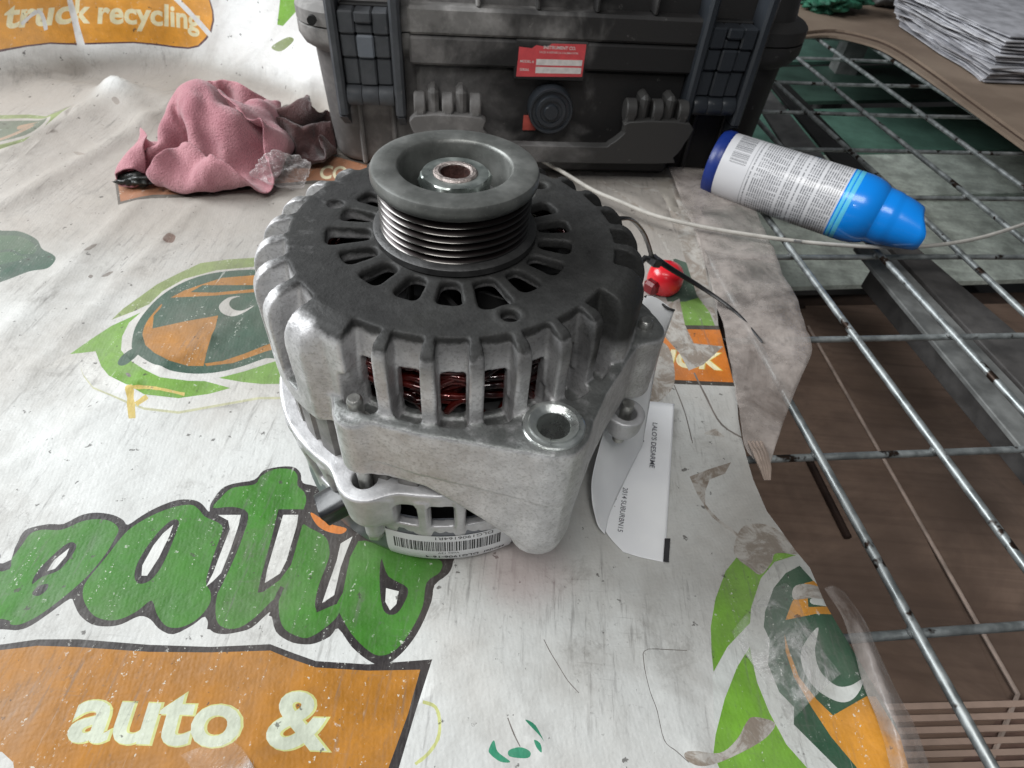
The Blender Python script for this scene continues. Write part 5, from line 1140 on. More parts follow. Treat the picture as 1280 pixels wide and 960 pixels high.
# ------------------------------------------------------------------ draped cloth shapes: vertex grids of settled cloth, x y z in fifths of a millimetre
CLOTH = {}
CLOTH['pink'] = (46, [
-18,-231,151,-16,-253,132,-35,-274,143,-36,-306,151,-33,-337,162,-47,-359,154,-59,-389,149,-85,-393,130,-101,-400,107,-124,-419,92,-142,-418,65,-126,-397,64,-98,-403,65,-97,-382,
71,-68,-390,78,-36,-383,71,-33,-371,92,-37,-352,117,-66,-354,105,-79,-345,79,-102,-324,69,-113,-292,62,-89,-290,70,-88,-266,84,-121,-263,83,-141,-266,83,-158,-279,63,-154,-299,57,
-151,-316,33,-176,-329,39,-173,-355,22,-179,-374,12,-197,-399,16,-225,-411,5,-253,-428,0,-284,-434,8,-316,-435,1,-339,-436,17,-326,-424,32,-324,-432,57,-295,-423,62,-269,-418,76,
-241,-408,78,-215,-399,79,-213,-379,59,-194,-364,40,13,-231,158,4,-259,150,-8,-284,138,-13,-307,133,-15,-334,139,-24,-361,136,-41,-382,127,-59,-402,116,-78,-417,98,-97,-427,75,
-116,-429,51,-122,-410,37,-106,-392,37,-92,-372,50,-74,-366,59,-50,-362,62,-35,-349,76,-40,-334,95,-60,-323,103,-72,-319,81,-81,-313,55,-97,-296,38,-96,-276,41,-96,-252,59,-114,
-240,68,-140,-247,63,-153,-261,49,-155,-281,34,-170,-297,32,-180,-313,19,-194,-335,13,-206,-358,8,-217,-382,19,-234,-398,29,-262,-408,24,-288,-406,12,-315,-406,8,-340,-407,14,-344,
-408,35,-332,-406,59,-310,-402,74,-285,-395,80,-259,-387,85,-232,-377,88,-209,-363,81,-191,-343,67,38,-244,168,32,-268,151,22,-290,135,12,-309,121,8,-334,122,-1,-360,117,-19,-381,
108,-35,-404,99,-52,-423,84,-70,-430,61,-90,-427,39,-104,-411,19,-106,-383,17,-98,-357,30,-77,-344,40,-51,-340,47,-37,-327,63,-35,-310,83,-46,-295,97,-63,-288,82,-67,-286,51,-79,
-280,25,-96,-262,22,-101,-242,41,-117,-226,47,-144,-228,45,-159,-242,32,-166,-261,15,-184,-274,19,-197,-294,11,-214,-316,8,-226,-341,13,-231,-365,21,-244,-377,35,-269,-383,37,-290,
-384,20,-312,-381,12,-335,-380,17,-348,-381,36,-342,-381,62,-322,-378,79,-298,-372,89,-272,-364,97,-246,-354,101,-217,-341,98,-189,-326,93,71,-246,162,60,-273,149,50,-295,135,39,
-313,118,33,-336,106,20,-361,98,4,-383,90,-11,-405,81,-27,-423,67,-46,-424,47,-66,-416,31,-80,-400,20,-82,-377,7,-83,-348,9,-73,-327,18,-51,-317,32,-35,-304,50,-30,-288,69,-37,
-270,85,-51,-258,82,-57,-256,52,-61,-253,22,-78,-240,10,-90,-226,27,-114,-214,33,-141,-213,27,-159,-223,15,-177,-238,6,-196,-254,15,-214,-274,17,-230,-297,17,-234,-321,27,-230,
-346,40,-246,-357,43,-268,-358,38,-287,-359,23,-309,-357,13,-333,-356,17,-348,-354,35,-347,-354,60,-330,-352,80,-307,-347,95,-283,-340,108,-257,-331,117,-227,-320,119,-199,-305,
116,101,-252,149,88,-280,142,75,-304,129,65,-323,113,56,-345,99,40,-368,89,27,-389,77,11,-407,64,-4,-424,48,-23,-425,29,-42,-409,19,-56,-389,28,-57,-367,14,-57,-341,4,-57,-313,5,
-45,-294,18,-28,-284,36,-20,-269,55,-23,-249,73,-36,-232,77,-44,-229,55,-46,-227,26,-64,-214,9,-86,-201,15,-107,-190,22,-134,-192,14,-161,-199,7,-187,-212,13,-205,-231,26,-218,
-256,32,-230,-280,39,-232,-302,50,-232,-325,63,-252,-340,62,-273,-340,47,-287,-335,29,-306,-333,15,-329,-331,15,-348,-329,31,-350,-327,56,-334,-325,79,-314,-320,97,-292,-314,113,
-267,-305,124,-239,-294,132,-209,-285,140,131,-261,137,115,-287,128,101,-311,118,89,-332,104,79,-352,87,63,-376,79,50,-399,70,36,-414,53,21,-426,33,2,-422,14,-14,-403,16,-25,-386,
35,-30,-360,23,-31,-334,11,-30,-308,3,-27,-280,5,-15,-264,21,-4,-254,43,-9,-233,57,-19,-212,67,-29,-203,56,-40,-199,31,-55,-187,12,-78,-176,8,-104,-168,6,-134,-167,8,-162,-175,19,
-182,-194,33,-191,-221,41,-203,-247,52,-216,-268,61,-227,-288,70,-242,-308,79,-264,-324,80,-285,-322,65,-289,-313,38,-300,-310,19,-323,-307,14,-343,-304,26,-350,-301,50,-336,-298,
72,-317,-292,93,-296,-286,114,-273,-276,125,-249,-265,137,-221,-255,141,156,-270,119,141,-297,119,127,-319,111,114,-340,98,105,-359,81,91,-383,74,77,-407,63,62,-420,43,46,-425,19,
30,-414,5,16,-392,16,6,-378,38,-2,-354,29,-8,-327,19,-5,-303,10,1,-277,2,6,-251,8,16,-238,28,10,-221,44,-4,-197,47,-19,-179,47,-30,-174,27,-46,-162,15,-70,-150,6,-98,-145,9,-124,
-151,23,-146,-165,41,-160,-189,54,-169,-216,62,-184,-238,72,-198,-261,80,-212,-284,89,-233,-299,96,-261,-302,95,-278,-296,74,-282,-291,46,-292,-287,23,-313,-284,14,-336,-281,21,
-345,-276,44,-333,-273,66,-315,-267,84,-303,-259,108,-285,-248,120,-262,-236,132,-235,-225,146,175,-287,136,164,-310,125,151,-334,116,135,-355,106,125,-374,90,115,-394,72,104,-414,
56,89,-425,35,74,-423,14,58,-402,6,44,-382,18,33,-364,40,16,-342,41,9,-320,35,14,-299,23,26,-278,13,33,-249,9,33,-222,18,30,-204,33,14,-183,36,-3,-162,39,-12,-150,29,-31,-137,16,
-58,-128,18,-82,-136,30,-104,-153,41,-122,-168,55,-134,-188,68,-148,-209,79,-163,-231,89,-178,-253,99,-198,-270,108,-227,-274,110,-253,-272,96,-259,-274,69,-269,-269,44,-281,-264,
23,-303,-261,12,-327,-258,17,-338,-252,37,-332,-250,60,-329,-247,83,-319,-237,105,-298,-223,116,-273,-210,126,-250,-196,141,201,-303,141,184,-325,136,172,-349,129,158,-369,115,145,
-387,97,138,-407,77,131,-422,52,117,-426,31,99,-412,17,82,-388,14,66,-366,20,54,-346,33,38,-330,43,25,-313,50,22,-297,45,37,-278,35,49,-251,32,52,-218,31,48,-190,37,36,-167,42,19,
-148,45,3,-132,43,-20,-118,34,-43,-121,40,-68,-130,53,-95,-141,63,-112,-157,74,-120,-178,88,-133,-200,97,-146,-220,109,-164,-240,119,-191,-245,121,-222,-242,114,-243,-241,94,-243,
-247,66,-257,-246,41,-273,-240,22,-295,-236,11,-319,-234,13,-335,-232,29,-342,-228,54,-350,-228,77,-339,-217,98,-317,-201,110,-292,-187,121,-268,-171,134,217,-321,163,210,-340,145,
196,-363,138,185,-381,119,173,-391,93,164,-407,71,157,-421,48,140,-412,29,120,-395,25,102,-375,28,88,-352,30,72,-334,37,58,-319,52,42,-305,63,28,-290,65,28,-271,60,41,-248,59,48,
-219,57,52,-188,58,48,-159,62,31,-136,62,12,-116,62,-13,-108,61,-33,-124,66,-59,-132,76,-88,-135,86,-110,-144,99,-121,-167,110,-130,-188,119,-144,-205,126,-162,-218,130,-185,-220,
118,-210,-216,106,-228,-216,87,-235,-219,61,-249,-219,38,-267,-215,21,-290,-211,13,-314,-209,13,-338,-209,22,-354,-206,41,-364,-204,66,-357,-195,90,-336,-180,104,-313,-165,117,
-291,-147,131,244,-332,170,235,-353,152,224,-373,136,213,-391,117,200,-401,90,188,-408,63,177,-405,39,162,-394,24,142,-377,27,122,-363,40,105,-344,46,90,-324,52,75,-310,66,58,-298,
78,40,-284,83,24,-265,80,23,-244,78,29,-217,79,35,-189,81,38,-162,85,30,-134,87,19,-110,89,-6,-106,89,-30,-119,94,-52,-133,101,-77,-138,112,-100,-143,125,-117,-159,132,-133,-175,
139,-151,-188,142,-171,-196,136,-187,-199,119,-202,-194,97,-218,-195,77,-222,-198,54,-238,-194,33,-261,-190,19,-285,-186,12,-311,-184,13,-336,-184,17,-357,-183,31,-373,-179,53,
-369,-170,78,-354,-159,99,-336,-144,115,-316,-126,133,272,-335,152,262,-363,148,250,-377,128,238,-385,104,224,-394,80,213,-399,53,199,-393,30,180,-376,22,163,-360,26,145,-347,42,
125,-331,53,109,-314,64,93,-300,78,75,-289,92,55,-277,100,35,-261,101,17,-243,98,10,-220,98,15,-193,100,18,-165,105,15,-135,110,14,-109,117,-1,-98,116,-27,-108,118,-49,-123,126,
-70,-135,138,-92,-143,149,-113,-154,156,-135,-166,161,-159,-175,161,-182,-181,151,-200,-179,130,-211,-174,103,-212,-169,76,-205,-173,49,-225,-170,30,-249,-164,17,-277,-161,11,-304,
-160,11,-331,-158,13,-357,-158,19,-374,-153,39,-375,-145,66,-368,-137,91,-358,-125,114,-343,-106,132,303,-343,155,289,-360,135,277,-372,114,261,-375,90,245,-379,66,229,-378,44,216,
-374,22,198,-359,14,180,-341,22,159,-325,35,142,-312,51,127,-298,66,112,-285,82,94,-274,98,73,-264,110,51,-253,117,31,-239,119,10,-222,119,1,-199,122,2,-173,126,-4,-146,131,-2,
-118,140,-5,-93,142,-27,-89,138,-49,-104,146,-68,-125,161,-90,-135,173,-113,-144,179,-138,-152,183,-166,-161,183,-192,-161,170,-207,-155,145,-206,-150,116,-197,-148,87,-202,-146,
60,-220,-143,36,-240,-138,20,-266,-135,12,-294,-134,9,-323,-133,6,-350,-130,14,-369,-127,33,-377,-121,56,-377,-114,81,-375,-104,106,-372,-90,135,330,-343,140,314,-357,121,299,-365,
99,284,-372,76,267,-369,54,248,-360,38,228,-350,23,211,-336,10,192,-320,13,173,-305,31,155,-291,48,140,-277,62,125,-265,79,110,-254,96,91,-246,112,70,-239,125,48,-229,134,27,-216,
139,7,-199,143,-3,-177,151,-9,-153,156,-17,-127,160,-22,-101,164,-37,-82,163,-63,-85,160,-82,-103,169,-95,-118,187,-115,-127,197,-142,-132,200,-169,-135,197,-192,-132,180,-200,
-128,156,-191,-125,128,-192,-122,99,-203,-118,72,-215,-115,46,-232,-112,25,-256,-110,13,-284,-107,6,-313,-105,7,-340,-104,14,-363,-103,25,-375,-98,46,-378,-89,72,-387,-82,97,-394,
-71,122,359,-349,131,339,-354,108,321,-355,87,304,-357,65,288,-355,43,269,-343,29,246,-329,21,225,-314,11,204,-297,11,182,-283,23,165,-269,41,150,-255,57,135,-242,73,120,-232,91,
104,-225,110,86,-220,128,66,-215,143,44,-207,154,24,-195,164,4,-178,174,-9,-158,182,-22,-135,185,-38,-113,184,-51,-88,189,-71,-78,185,-94,-88,181,-110,-97,193,-121,-107,212,-145,
-109,212,-171,-106,204,-191,-104,190,-194,-101,164,-187,-98,136,-191,-95,108,-201,-91,81,-213,-87,54,-226,-85,29,-247,-82,10,-275,-79,6,-304,-78,10,-331,-78,11,-357,-79,18,-374,
-76,33,-384,-67,56,-399,-62,81,-416,-57,107,385,-356,113,363,-353,93,343,-349,73,324,-343,54,305,-335,39,289,-323,22,268,-306,18,245,-292,8,222,-276,12,202,-262,25,182,-250,40,166,
-235,55,149,-221,70,132,-209,88,115,-202,107,98,-197,127,80,-195,146,63,-192,165,43,-188,185,20,-174,197,-3,-160,204,-23,-143,211,-43,-122,210,-60,-100,212,-74,-83,214,-96,-79,206,
-117,-75,203,-130,-80,220,-151,-86,231,-173,-81,214,-191,-77,195,-197,-75,170,-197,-72,143,-197,-69,112,-200,-63,85,-215,-59,63,-229,-58,37,-245,-54,13,-270,-51,7,-299,-50,10,-326,
-52,9,-352,-54,12,-376,-53,22,-396,-50,39,-413,-47,61,-432,-40,85,410,-353,96,387,-349,77,366,-341,59,347,-331,41,327,-315,35,310,-300,23,287,-283,15,263,-267,9,239,-253,11,222,
-244,29,204,-236,48,186,-225,65,170,-208,80,151,-192,95,130,-181,113,110,-174,131,91,-171,150,73,-171,170,58,-169,195,37,-162,215,13,-149,224,-13,-137,233,-37,-122,239,-53,-101,
235,-72,-85,239,-93,-72,233,-113,-59,222,-134,-53,228,-154,-58,241,-176,-56,227,-193,-54,205,-201,-50,179,-204,-47,151,-203,-41,121,-200,-33,93,-219,-33,72,-238,-34,51,-250,-27,27,
-269,-23,13,-296,-22,10,-323,-25,9,-350,-27,10,-376,-29,14,-400,-29,25,-423,-28,41,-441,-19,64,434,-349,73,408,-334,66,384,-323,54,364,-310,41,343,-293,32,321,-278,33,298,-262,28,
281,-244,15,257,-232,20,238,-225,38,223,-220,60,207,-216,82,188,-204,101,172,-184,114,151,-169,129,128,-160,145,106,-153,161,86,-150,177,67,-144,196,47,-138,219,28,-130,239,4,-120,
250,-22,-108,260,-38,-87,257,-63,-72,258,-89,-60,259,-105,-44,248,-125,-34,244,-153,-33,246,-177,-32,238,-194,-30,218,-204,-27,193,-206,-22,165,-203,-15,136,-210,-11,110,-228,-13,
87,-238,-10,63,-249,-4,39,-266,3,21,-290,4,13,-317,2,11,-345,-1,9,-372,-3,10,-400,-5,14,-429,-6,22,-449,5,42,446,-340,44,425,-318,51,399,-304,47,378,-290,42,355,-274,40,334,-256,
37,314,-240,37,294,-225,33,271,-214,36,252,-206,50,238,-201,71,226,-201,95,210,-199,120,191,-182,136,172,-164,150,148,-152,164,124,-142,178,102,-134,191,83,-127,208,61,-115,226,41,
-106,245,20,-99,264,-6,-87,275,-31,-70,278,-51,-52,274,-75,-40,274,-96,-27,271,-119,-15,262,-146,-9,257,-173,-8,249,-192,-5,230,-204,-3,205,-210,2,179,-210,9,150,-220,11,124,-229,
12,97,-229,16,69,-239,21,44,-258,26,26,-282,29,17,-309,29,14,-337,26,12,-365,24,11,-393,22,15,-424,22,19,-456,27,22,465,-320,26,437,-304,28,412,-287,30,391,-270,31,368,-255,28,346,
-236,31,328,-217,35,307,-205,39,285,-194,43,266,-185,57,252,-181,79,241,-181,102,229,-179,128,210,-171,151,192,-157,169,170,-144,183,146,-132,195,120,-119,205,98,-105,215,76,-92,
231,55,-81,249,36,-74,271,11,-63,287,-17,-49,291,-41,-34,292,-63,-20,290,-90,-10,288,-118,1,282,-143,12,274,-167,17,260,-186,20,240,-198,22,214,-211,27,188,-219,34,158,-219,38,129,
-220,40,101,-221,42,71,-229,47,44,-246,50,22,-272,54,15,-300,56,14,-329,53,9,-359,52,10,-388,51,13,-419,52,10,-449,56,17,479,-297,14,451,-282,15,426,-265,15,404,-247,19,381,-234,
15,358,-218,16,340,-199,23,322,-184,33,300,-172,44,281,-164,61,269,-162,85,259,-163,110,247,-160,135,228,-151,158,210,-141,180,189,-130,199,166,-117,212,141,-102,221,115,-86,228,
91,-72,237,69,-59,250,47,-48,267,25,-36,285,-3,-24,293,-28,-11,300,-53,2,301,-79,15,296,-109,26,294,-137,36,288,-160,45,269,-173,47,244,-185,48,219,-198,51,193,-206,56,162,-213,64,
135,-210,66,105,-209,69,75,-218,74,47,-236,79,22,-265,82,10,-294,83,7,-324,81,7,-354,81,12,-384,81,14,-414,82,9,-446,84,3,494,-267,17,465,-257,14,440,-242,9,417,-225,10,394,-210,
12,373,-195,10,352,-177,12,333,-162,23,316,-151,41,298,-144,61,286,-142,86,278,-143,113,267,-140,142,247,-130,164,229,-119,187,208,-108,209,185,-97,226,160,-84,236,134,-71,245,108,
-58,253,84,-43,262,60,-26,266,36,-10,276,11,2,288,-13,15,301,-40,27,308,-68,41,308,-97,53,302,-124,64,291,-146,72,273,-158,73,247,-170,73,222,-182,73,196,-188,78,168,-197,88,140,
-205,93,110,-210,97,83,-220,101,58,-239,106,35,-264,107,21,-291,110,12,-320,108,9,-349,107,10,-379,109,12,-407,112,9,-439,116,6,502,-247,39,478,-235,22,456,-220,12,433,-204,9,409,
-189,14,386,-174,17,367,-154,12,344,-138,13,326,-127,32,311,-120,55,299,-118,82,290,-117,110,281,-113,140,266,-105,167,249,-96,193,229,-86,217,205,-74,233,179,-62,245,152,-49,252,
126,-37,257,101,-25,266,79,-8,276,53,10,283,29,28,290,4,41,303,-24,55,310,-53,69,313,-82,81,305,-108,90,292,-130,96,274,-147,97,253,-160,97,228,-170,98,201,-183,104,177,-197,113,
151,-205,119,120,-212,123,93,-226,126,69,-244,131,49,-263,133,29,-289,138,19,-314,134,8,-342,133,7,-370,136,8,-399,140,7,-428,147,2,500,-220,56,478,-217,40,467,-198,24,447,-181,14,
424,-166,16,400,-150,24,377,-132,26,357,-114,18,335,-102,24,319,-95,48,307,-91,75,296,-87,105,288,-83,134,279,-76,164,263,-68,191,245,-59,216,222,-47,235,194,-36,242,167,-23,249,
140,-13,249,114,-2,254,92,13,265,72,33,281,47,51,291,21,67,301,-8,82,306,-37,97,308,-67,109,304,-95,117,291,-118,120,275,-136,122,256,-150,122,234,-158,122,206,-171,129,180,-187,
139,158,-195,144,130,-210,148,105,-226,151,83,-242,155,60,-261,162,37,-289,166,22,-316,160,17,-338,156,17,-362,163,6,-391,170,4,-421,176,14,484,-217,84,475,-198,62,469,-177,40,458,
-158,23,437,-142,15,416,-126,17,390,-110,28,369,-93,31,348,-79,31,329,-70,46,314,-62,71,305,-58,100,302,-57,130,290,-47,158,274,-39,185,255,-30,207,233,-19,226,207,-7,234,180,5,
241,150,14,241,121,23,240,96,36,246,75,53,257,55,71,270,33,91,282,7,108,291,-22,123,294,-52,136,293,-80,142,282,-104,144,268,-123,144,249,-140,142,230,-160,143,214,-173,149,194,
-183,159,168,-193,170,141,-213,174,117,-233,174,97,-251,175,77,-271,177,59,-296,180,42,-322,182,37,-346,176,36,-367,182,23,-387,196,11,-415,206,3,466,-196,100,475,-176,80,475,-155,
58,467,-136,35,452,-118,19,428,-102,11,403,-88,18,382,-72,25,358,-56,29,337,-43,41,323,-34,65,320,-31,95,319,-28,126,302,-20,152,282,-12,174,262,-2,195,239,8,213,214,19,223,188,30,
227,159,38,226,129,45,222,102,56,225,78,71,233,63,93,248,43,113,261,19,131,271,-9,147,277,-38,157,274,-66,163,266,-92,166,256,-111,164,238,-127,161,217,-150,162,205,-174,168,198,
-195,175,182,-210,184,160,-228,188,134,-246,193,111,-262,194,91,-282,188,75,-305,181,66,-329,186,60,-356,191,56,-381,193,43,-397,204,27,-413,225,18,449,-174,113,466,-153,96,478,
-134,76,475,-114,52,464,-95,31,442,-78,20,418,-65,20,395,-49,20,370,-33,21,348,-18,33,338,-9,58,338,-6,89,326,0,117,306,6,139,287,14,160,268,24,181,244,33,197,218,43,205,191,53,
211,164,61,212,136,65,204,109,72,199,88,89,208,71,112,224,51,133,237,27,152,247,-2,165,252,-31,174,251,-58,181,245,-84,189,240,-106,191,228,-119,183,204,-139,181,189,-165,183,182,
-190,193,178,-216,200,167,-241,201,149,-260,207,129,-273,213,106,-291,208,87,-313,196,81,-336,189,82,-363,188,77,-391,189,61,-415,193,44,-434,216,40,426,-155,104,447,-132,103,465,
-113,89,471,-96,72,463,-76,50,451,-56,35,430,-41,28,407,-26,26,386,-10,26,364,5,34,349,15,54,341,23,80,325,26,104,309,32,126,292,40,148,275,50,168,250,58,182,222,65,185,193,74,190,
169,86,196,142,90,190,116,93,180,93,106,183,74,128,198,54,149,209,30,168,218,2,178,222,-29,187,224,-56,198,222,-82,205,218,-101,216,213,-115,210,192,-129,201,171,-155,194,157,-181,
202,153,-207,215,150,-234,219,144,-261,226,138,-283,232,121,-299,230,100,-320,218,91,-345,208,92,-372,197,92,-400,189,81,-428,185,68,-455,195,55,410,-134,120,427,-113,108,448,-94,
100,466,-76,88,470,-57,69,457,-38,53,441,-21,43,421,-5,36,400,12,34,378,28,39,359,40,54,344,49,74,328,53,96,313,59,119,300,67,142,284,77,163,260,86,175,228,93,178,198,100,179,172,
108,179,146,114,175,120,118,166,94,125,161,75,143,170,56,165,182,33,182,191,3,191,194,-27,196,194,-50,210,196,-76,216,191,-98,232,190,-118,237,182,-133,227,161,-154,218,143,-177,
211,129,-200,218,123,-225,230,122,-251,242,124,-279,253,123,-305,254,108,-327,243,95,-353,233,92,-379,224,89,-406,213,85,-432,202,85,-461,190,86,396,-109,136,419,-94,126,437,-74,
115,458,-56,108,467,-38,91,462,-19,71,448,-2,58,432,15,48,414,32,42,394,50,45,373,62,57,357,70,77,340,78,95,322,85,114,308,93,138,290,105,157,267,116,172,236,124,179,206,128,173,
177,133,168,149,140,168,125,144,158,100,149,147,74,157,145,57,177,155,35,196,165,8,201,165,-22,204,165,-49,215,167,-71,232,167,-95,243,163,-118,255,162,-140,253,151,-158,243,130,
-176,232,112,-198,224,100,-221,231,97,-244,246,97,-269,263,98,-298,269,95,-326,265,83,-352,257,79,-381,251,80,-409,242,82,-438,231,84,-460,216,70,387,-86,148,412,-73,145,432,-56,
135,449,-35,124,464,-17,111,467,0,92,457,17,72,446,36,56,431,52,46,412,69,51,392,82,62,373,91,82,353,100,99,331,109,108,314,118,126,296,131,145,272,144,159,242,153,167,212,155,161,
184,159,156,156,167,159,128,173,154,102,175,139,75,174,127,51,183,130,30,200,138,8,212,139,-18,220,141,-45,225,140,-67,239,143,-90,252,138,-115,263,137,-140,272,133,-162,269,118,
-175,255,97,-196,244,85,-219,238,76,-241,246,70,-264,263,69,-291,261,68,-321,260,62,-352,263,59,-383,264,63,-414,259,68,-441,253,67,-449,234,56,388,-75,178,406,-56,164,425,-37,156,
441,-17,143,455,3,128,468,21,111,463,38,89,457,56,68,447,74,50,428,89,49,410,102,61,391,113,80,365,121,92,338,129,96,317,139,108,298,154,125,275,168,138,245,175,145,216,178,141,
188,180,137,161,188,138,132,191,136,103,191,128,77,198,117,51,203,111,29,212,114,6,224,115,-18,231,116,-44,232,114,-71,233,116,-91,250,112,-114,263,108,-138,276,105,-161,289,98,
-179,282,84,-198,269,70,-221,261,63,-242,253,48,-265,258,41,-292,259,40,-319,249,38,-352,248,37,-383,252,37,-412,256,40,-439,258,43,-464,254,39,394,-59,205,400,-41,186,414,-21,174,
428,1,161,444,22,146,459,42,130,458,61,107,454,78,84,451,97,63,439,112,48,417,122,51,394,133,63,366,135,67,340,142,72,316,154,84,298,172,99,275,184,111,246,190,118,217,196,119,190,
199,116,161,200,111,132,199,108,106,194,101,80,201,96,56,215,91,30,221,90,6,230,90,-19,239,90,-45,243,92,-74,240,92,-96,242,86,-117,258,79,-141,271,75,-160,291,71,-180,302,68,-202,
294,58,-225,285,48,-244,277,33,-266,272,22,-292,269,17,-320,262,14,-350,259,17,-379,259,17,-407,263,16,-433,267,20,-456,264,10,383,-42,227,390,-25,203,399,-5,189,413,17,178,429,39,
161,439,60,142,444,79,123,443,95,102,444,117,82,440,137,61,420,147,50,395,148,43,368,145,38,339,156,46,318,171,60,300,187,74,277,200,88,250,204,91,222,215,96,192,220,96,162,217,89,
133,210,82,106,206,76,80,201,70,55,209,64,31,219,62,4,225,64,-23,237,62,-50,247,67,-70,254,68,-89,248,59,-113,259,54,-141,267,48,-163,285,42,-177,307,42,-202,309,41,-225,306,34,
-245,301,23,-268,296,13,-293,291,10,-319,288,9,-346,286,14,-374,284,14,-401,284,9,-429,290,8,-457,285,16,361,-20,234,367,-18,208,375,2,191,390,21,172,403,44,158,414,68,150,422,90,
135,424,108,115,420,126,94,423,152,77,417,171,60,396,172,45,373,170,29,347,179,27,323,190,39,303,205,52,282,220,65,253,222,66,225,226,68,197,227,68,170,225,63,142,221,57,113,219,
53,85,217,47,57,214,38,32,221,34,5,226,36,-24,233,36,-49,245,38,-57,265,47,-80,266,39,-104,274,35,-129,284,32,-156,294,19,-178,311,16,-197,325,22,-221,326,22,-245,324,17,-268,320,
12,-293,317,11,-318,313,16,-343,310,24,-369,306,28,-397,307,25,-424,311,21,-456,317,21,339,-39,222,341,-21,200,352,-3,180,363,21,167,376,48,164,388,73,158,400,99,151,400,118,131,
397,136,112,399,159,95,399,180,76,389,194,54,371,198,34,350,202,18,324,207,15,300,219,24,277,234,38,251,241,46,226,240,45,199,238,43,172,238,40,146,239,36,119,238,34,91,236,31,66,
235,20,38,235,14,10,239,13,-17,251,16,-42,265,15,-54,284,28,-73,293,32,-97,298,23,-122,310,22,-145,320,16,-168,332,4,-193,345,9,-215,349,14,-240,348,12,-265,345,9,-290,342,11,-314,
339,20,-337,334,35,-365,330,42,-392,329,38,-418,328,39,-444,334,46,306,-40,220,315,-22,200,325,2,184,336,30,177,350,56,173,363,80,167,372,105,161,377,124,142,375,143,125,379,167,
113,379,189,95,373,207,69,361,218,47,345,225,28,324,232,11,299,239,7,274,250,16,250,258,26,224,260,28,198,258,26,173,258,25,147,261,23,121,265,23,94,263,27,71,261,15,44,260,12,18,
264,8,-8,272,9,-31,289,7,-52,308,15,-69,320,28,-89,324,28,-115,334,23,-138,345,21,-158,359,12,-183,370,9,-209,373,11,-235,373,11,-261,372,10,-287,366,12,-312,366,18,-335,362,32,
-361,357,38,-387,354,38,-412,353,44,-433,350,61,278,-39,223,292,-13,214,303,13,203,315,41,193,326,66,184,337,89,172,345,113,163,351,132,151,351,148,131,354,174,118,356,201,105,354,
220,84,344,231,62,332,242,43,318,255,24,300,266,7,273,273,4,247,280,12,223,283,17,197,282,17,172,281,15,147,285,13,120,291,12,93,291,22,70,288,21,47,286,14,22,287,16,-2,294,23,-23,
308,22,-40,330,19,-58,346,28,-81,351,39,-108,357,37,-133,366,34,-149,383,25,-175,393,19,-202,396,19,-229,397,18,-256,397,18,-285,393,22,-311,393,18,-335,390,28,-359,383,35,-385,
379,35,-411,378,38,-433,381,54,263,-28,248,271,-3,234,282,24,223,292,50,209,302,74,196,312,97,184,322,121,171,329,143,161,333,161,141,328,180,119,330,205,106,330,227,94,324,240,75,
312,253,57,302,270,39,294,290,20,277,302,7,249,306,6,222,307,11,197,307,11,173,305,13,150,310,11,123,318,8,96,318,22,69,316,28,47,308,26,25,304,37,0,308,45,-23,321,46,-37,344,40,
-48,368,41,-72,378,49,-101,385,50,-124,385,54,-141,400,46,-169,408,42,-197,411,40,-225,412,38,-252,418,37,-282,418,36,-310,414,32,-336,414,34,-361,407,42,-384,402,40,-411,403,32,
-439,399,34,237,-21,261,247,8,251,257,34,236,266,58,220,277,82,209,289,106,199,301,131,188,311,155,178,313,175,161,306,191,135,310,212,119,311,233,105,304,249,88,291,261,71,279,
277,51,275,299,33,272,322,19,256,333,9,228,333,10,200,335,9,175,333,16,152,331,25,128,340,21,99,347,23,69,343,32,47,330,46,28,316,62,2,317,71,-27,324,73,-43,346,70,-45,376,68,-65,
397,67,-92,409,67,-116,402,76,-140,402,75,-169,409,68,-194,413,66,-221,415,66,-251,422,63,-280,420,60,-307,418,58,-334,419,57,-361,421,60,-388,415,59,-413,417,51,-443,425,42,205,
-9,262,219,20,259,229,45,245,240,68,230,252,90,219,263,115,211,276,139,201,286,164,191,291,187,177,293,206,157,300,227,139,306,246,123,294,261,108,276,271,90,261,284,71,258,307,55,
259,332,41,256,354,24,231,359,19,203,359,20,176,361,23,153,354,36,132,347,46,106,355,48,77,352,57,51,348,69,30,334,84,7,325,98,-22,330,102,-44,346,103,-52,371,98,-69,393,94,-92,
413,95,-120,415,99,-146,408,103,-171,410,96,-198,412,92,-225,411,92,-255,410,87,-283,409,84,-308,406,79,-335,406,79,-362,408,80,-390,410,83,-418,408,77,-446,416,72,178,3,275,191,
31,264,202,56,252,214,79,237,226,102,223,237,126,215,250,149,209,262,174,203,272,198,195,282,220,179,294,241,163,301,262,143,293,279,126,270,287,113,251,300,96,246,321,76,248,345,
63,252,370,50,230,382,36,204,382,36,178,380,43,152,378,49,137,365,66,116,359,77,90,356,85,64,353,96,38,347,107,14,342,120,-11,345,125,-37,353,128,-54,371,126,-69,392,124,-93,407,
125,-120,414,127,-148,413,126,-175,411,123,-202,409,119,-229,407,117,-258,407,114,-284,399,108,-309,390,101,-335,386,96,-362,385,93,-389,387,94,-418,387,94,-444,385,81,148,15,279,
162,41,265,174,65,251,186,89,236,197,112,221,210,136,215,224,160,216,239,185,218,254,209,214,266,234,200,278,257,182,278,277,160,284,299,144,271,312,130,250,321,117,237,337,98,236,
359,82,239,383,73,227,398,58,204,404,54,180,399,63,155,394,72,136,385,86,123,370,102,99,365,110,75,358,121,50,352,133,23,349,142,-2,351,150,-27,361,152,-49,375,154,-67,395,154,-92,
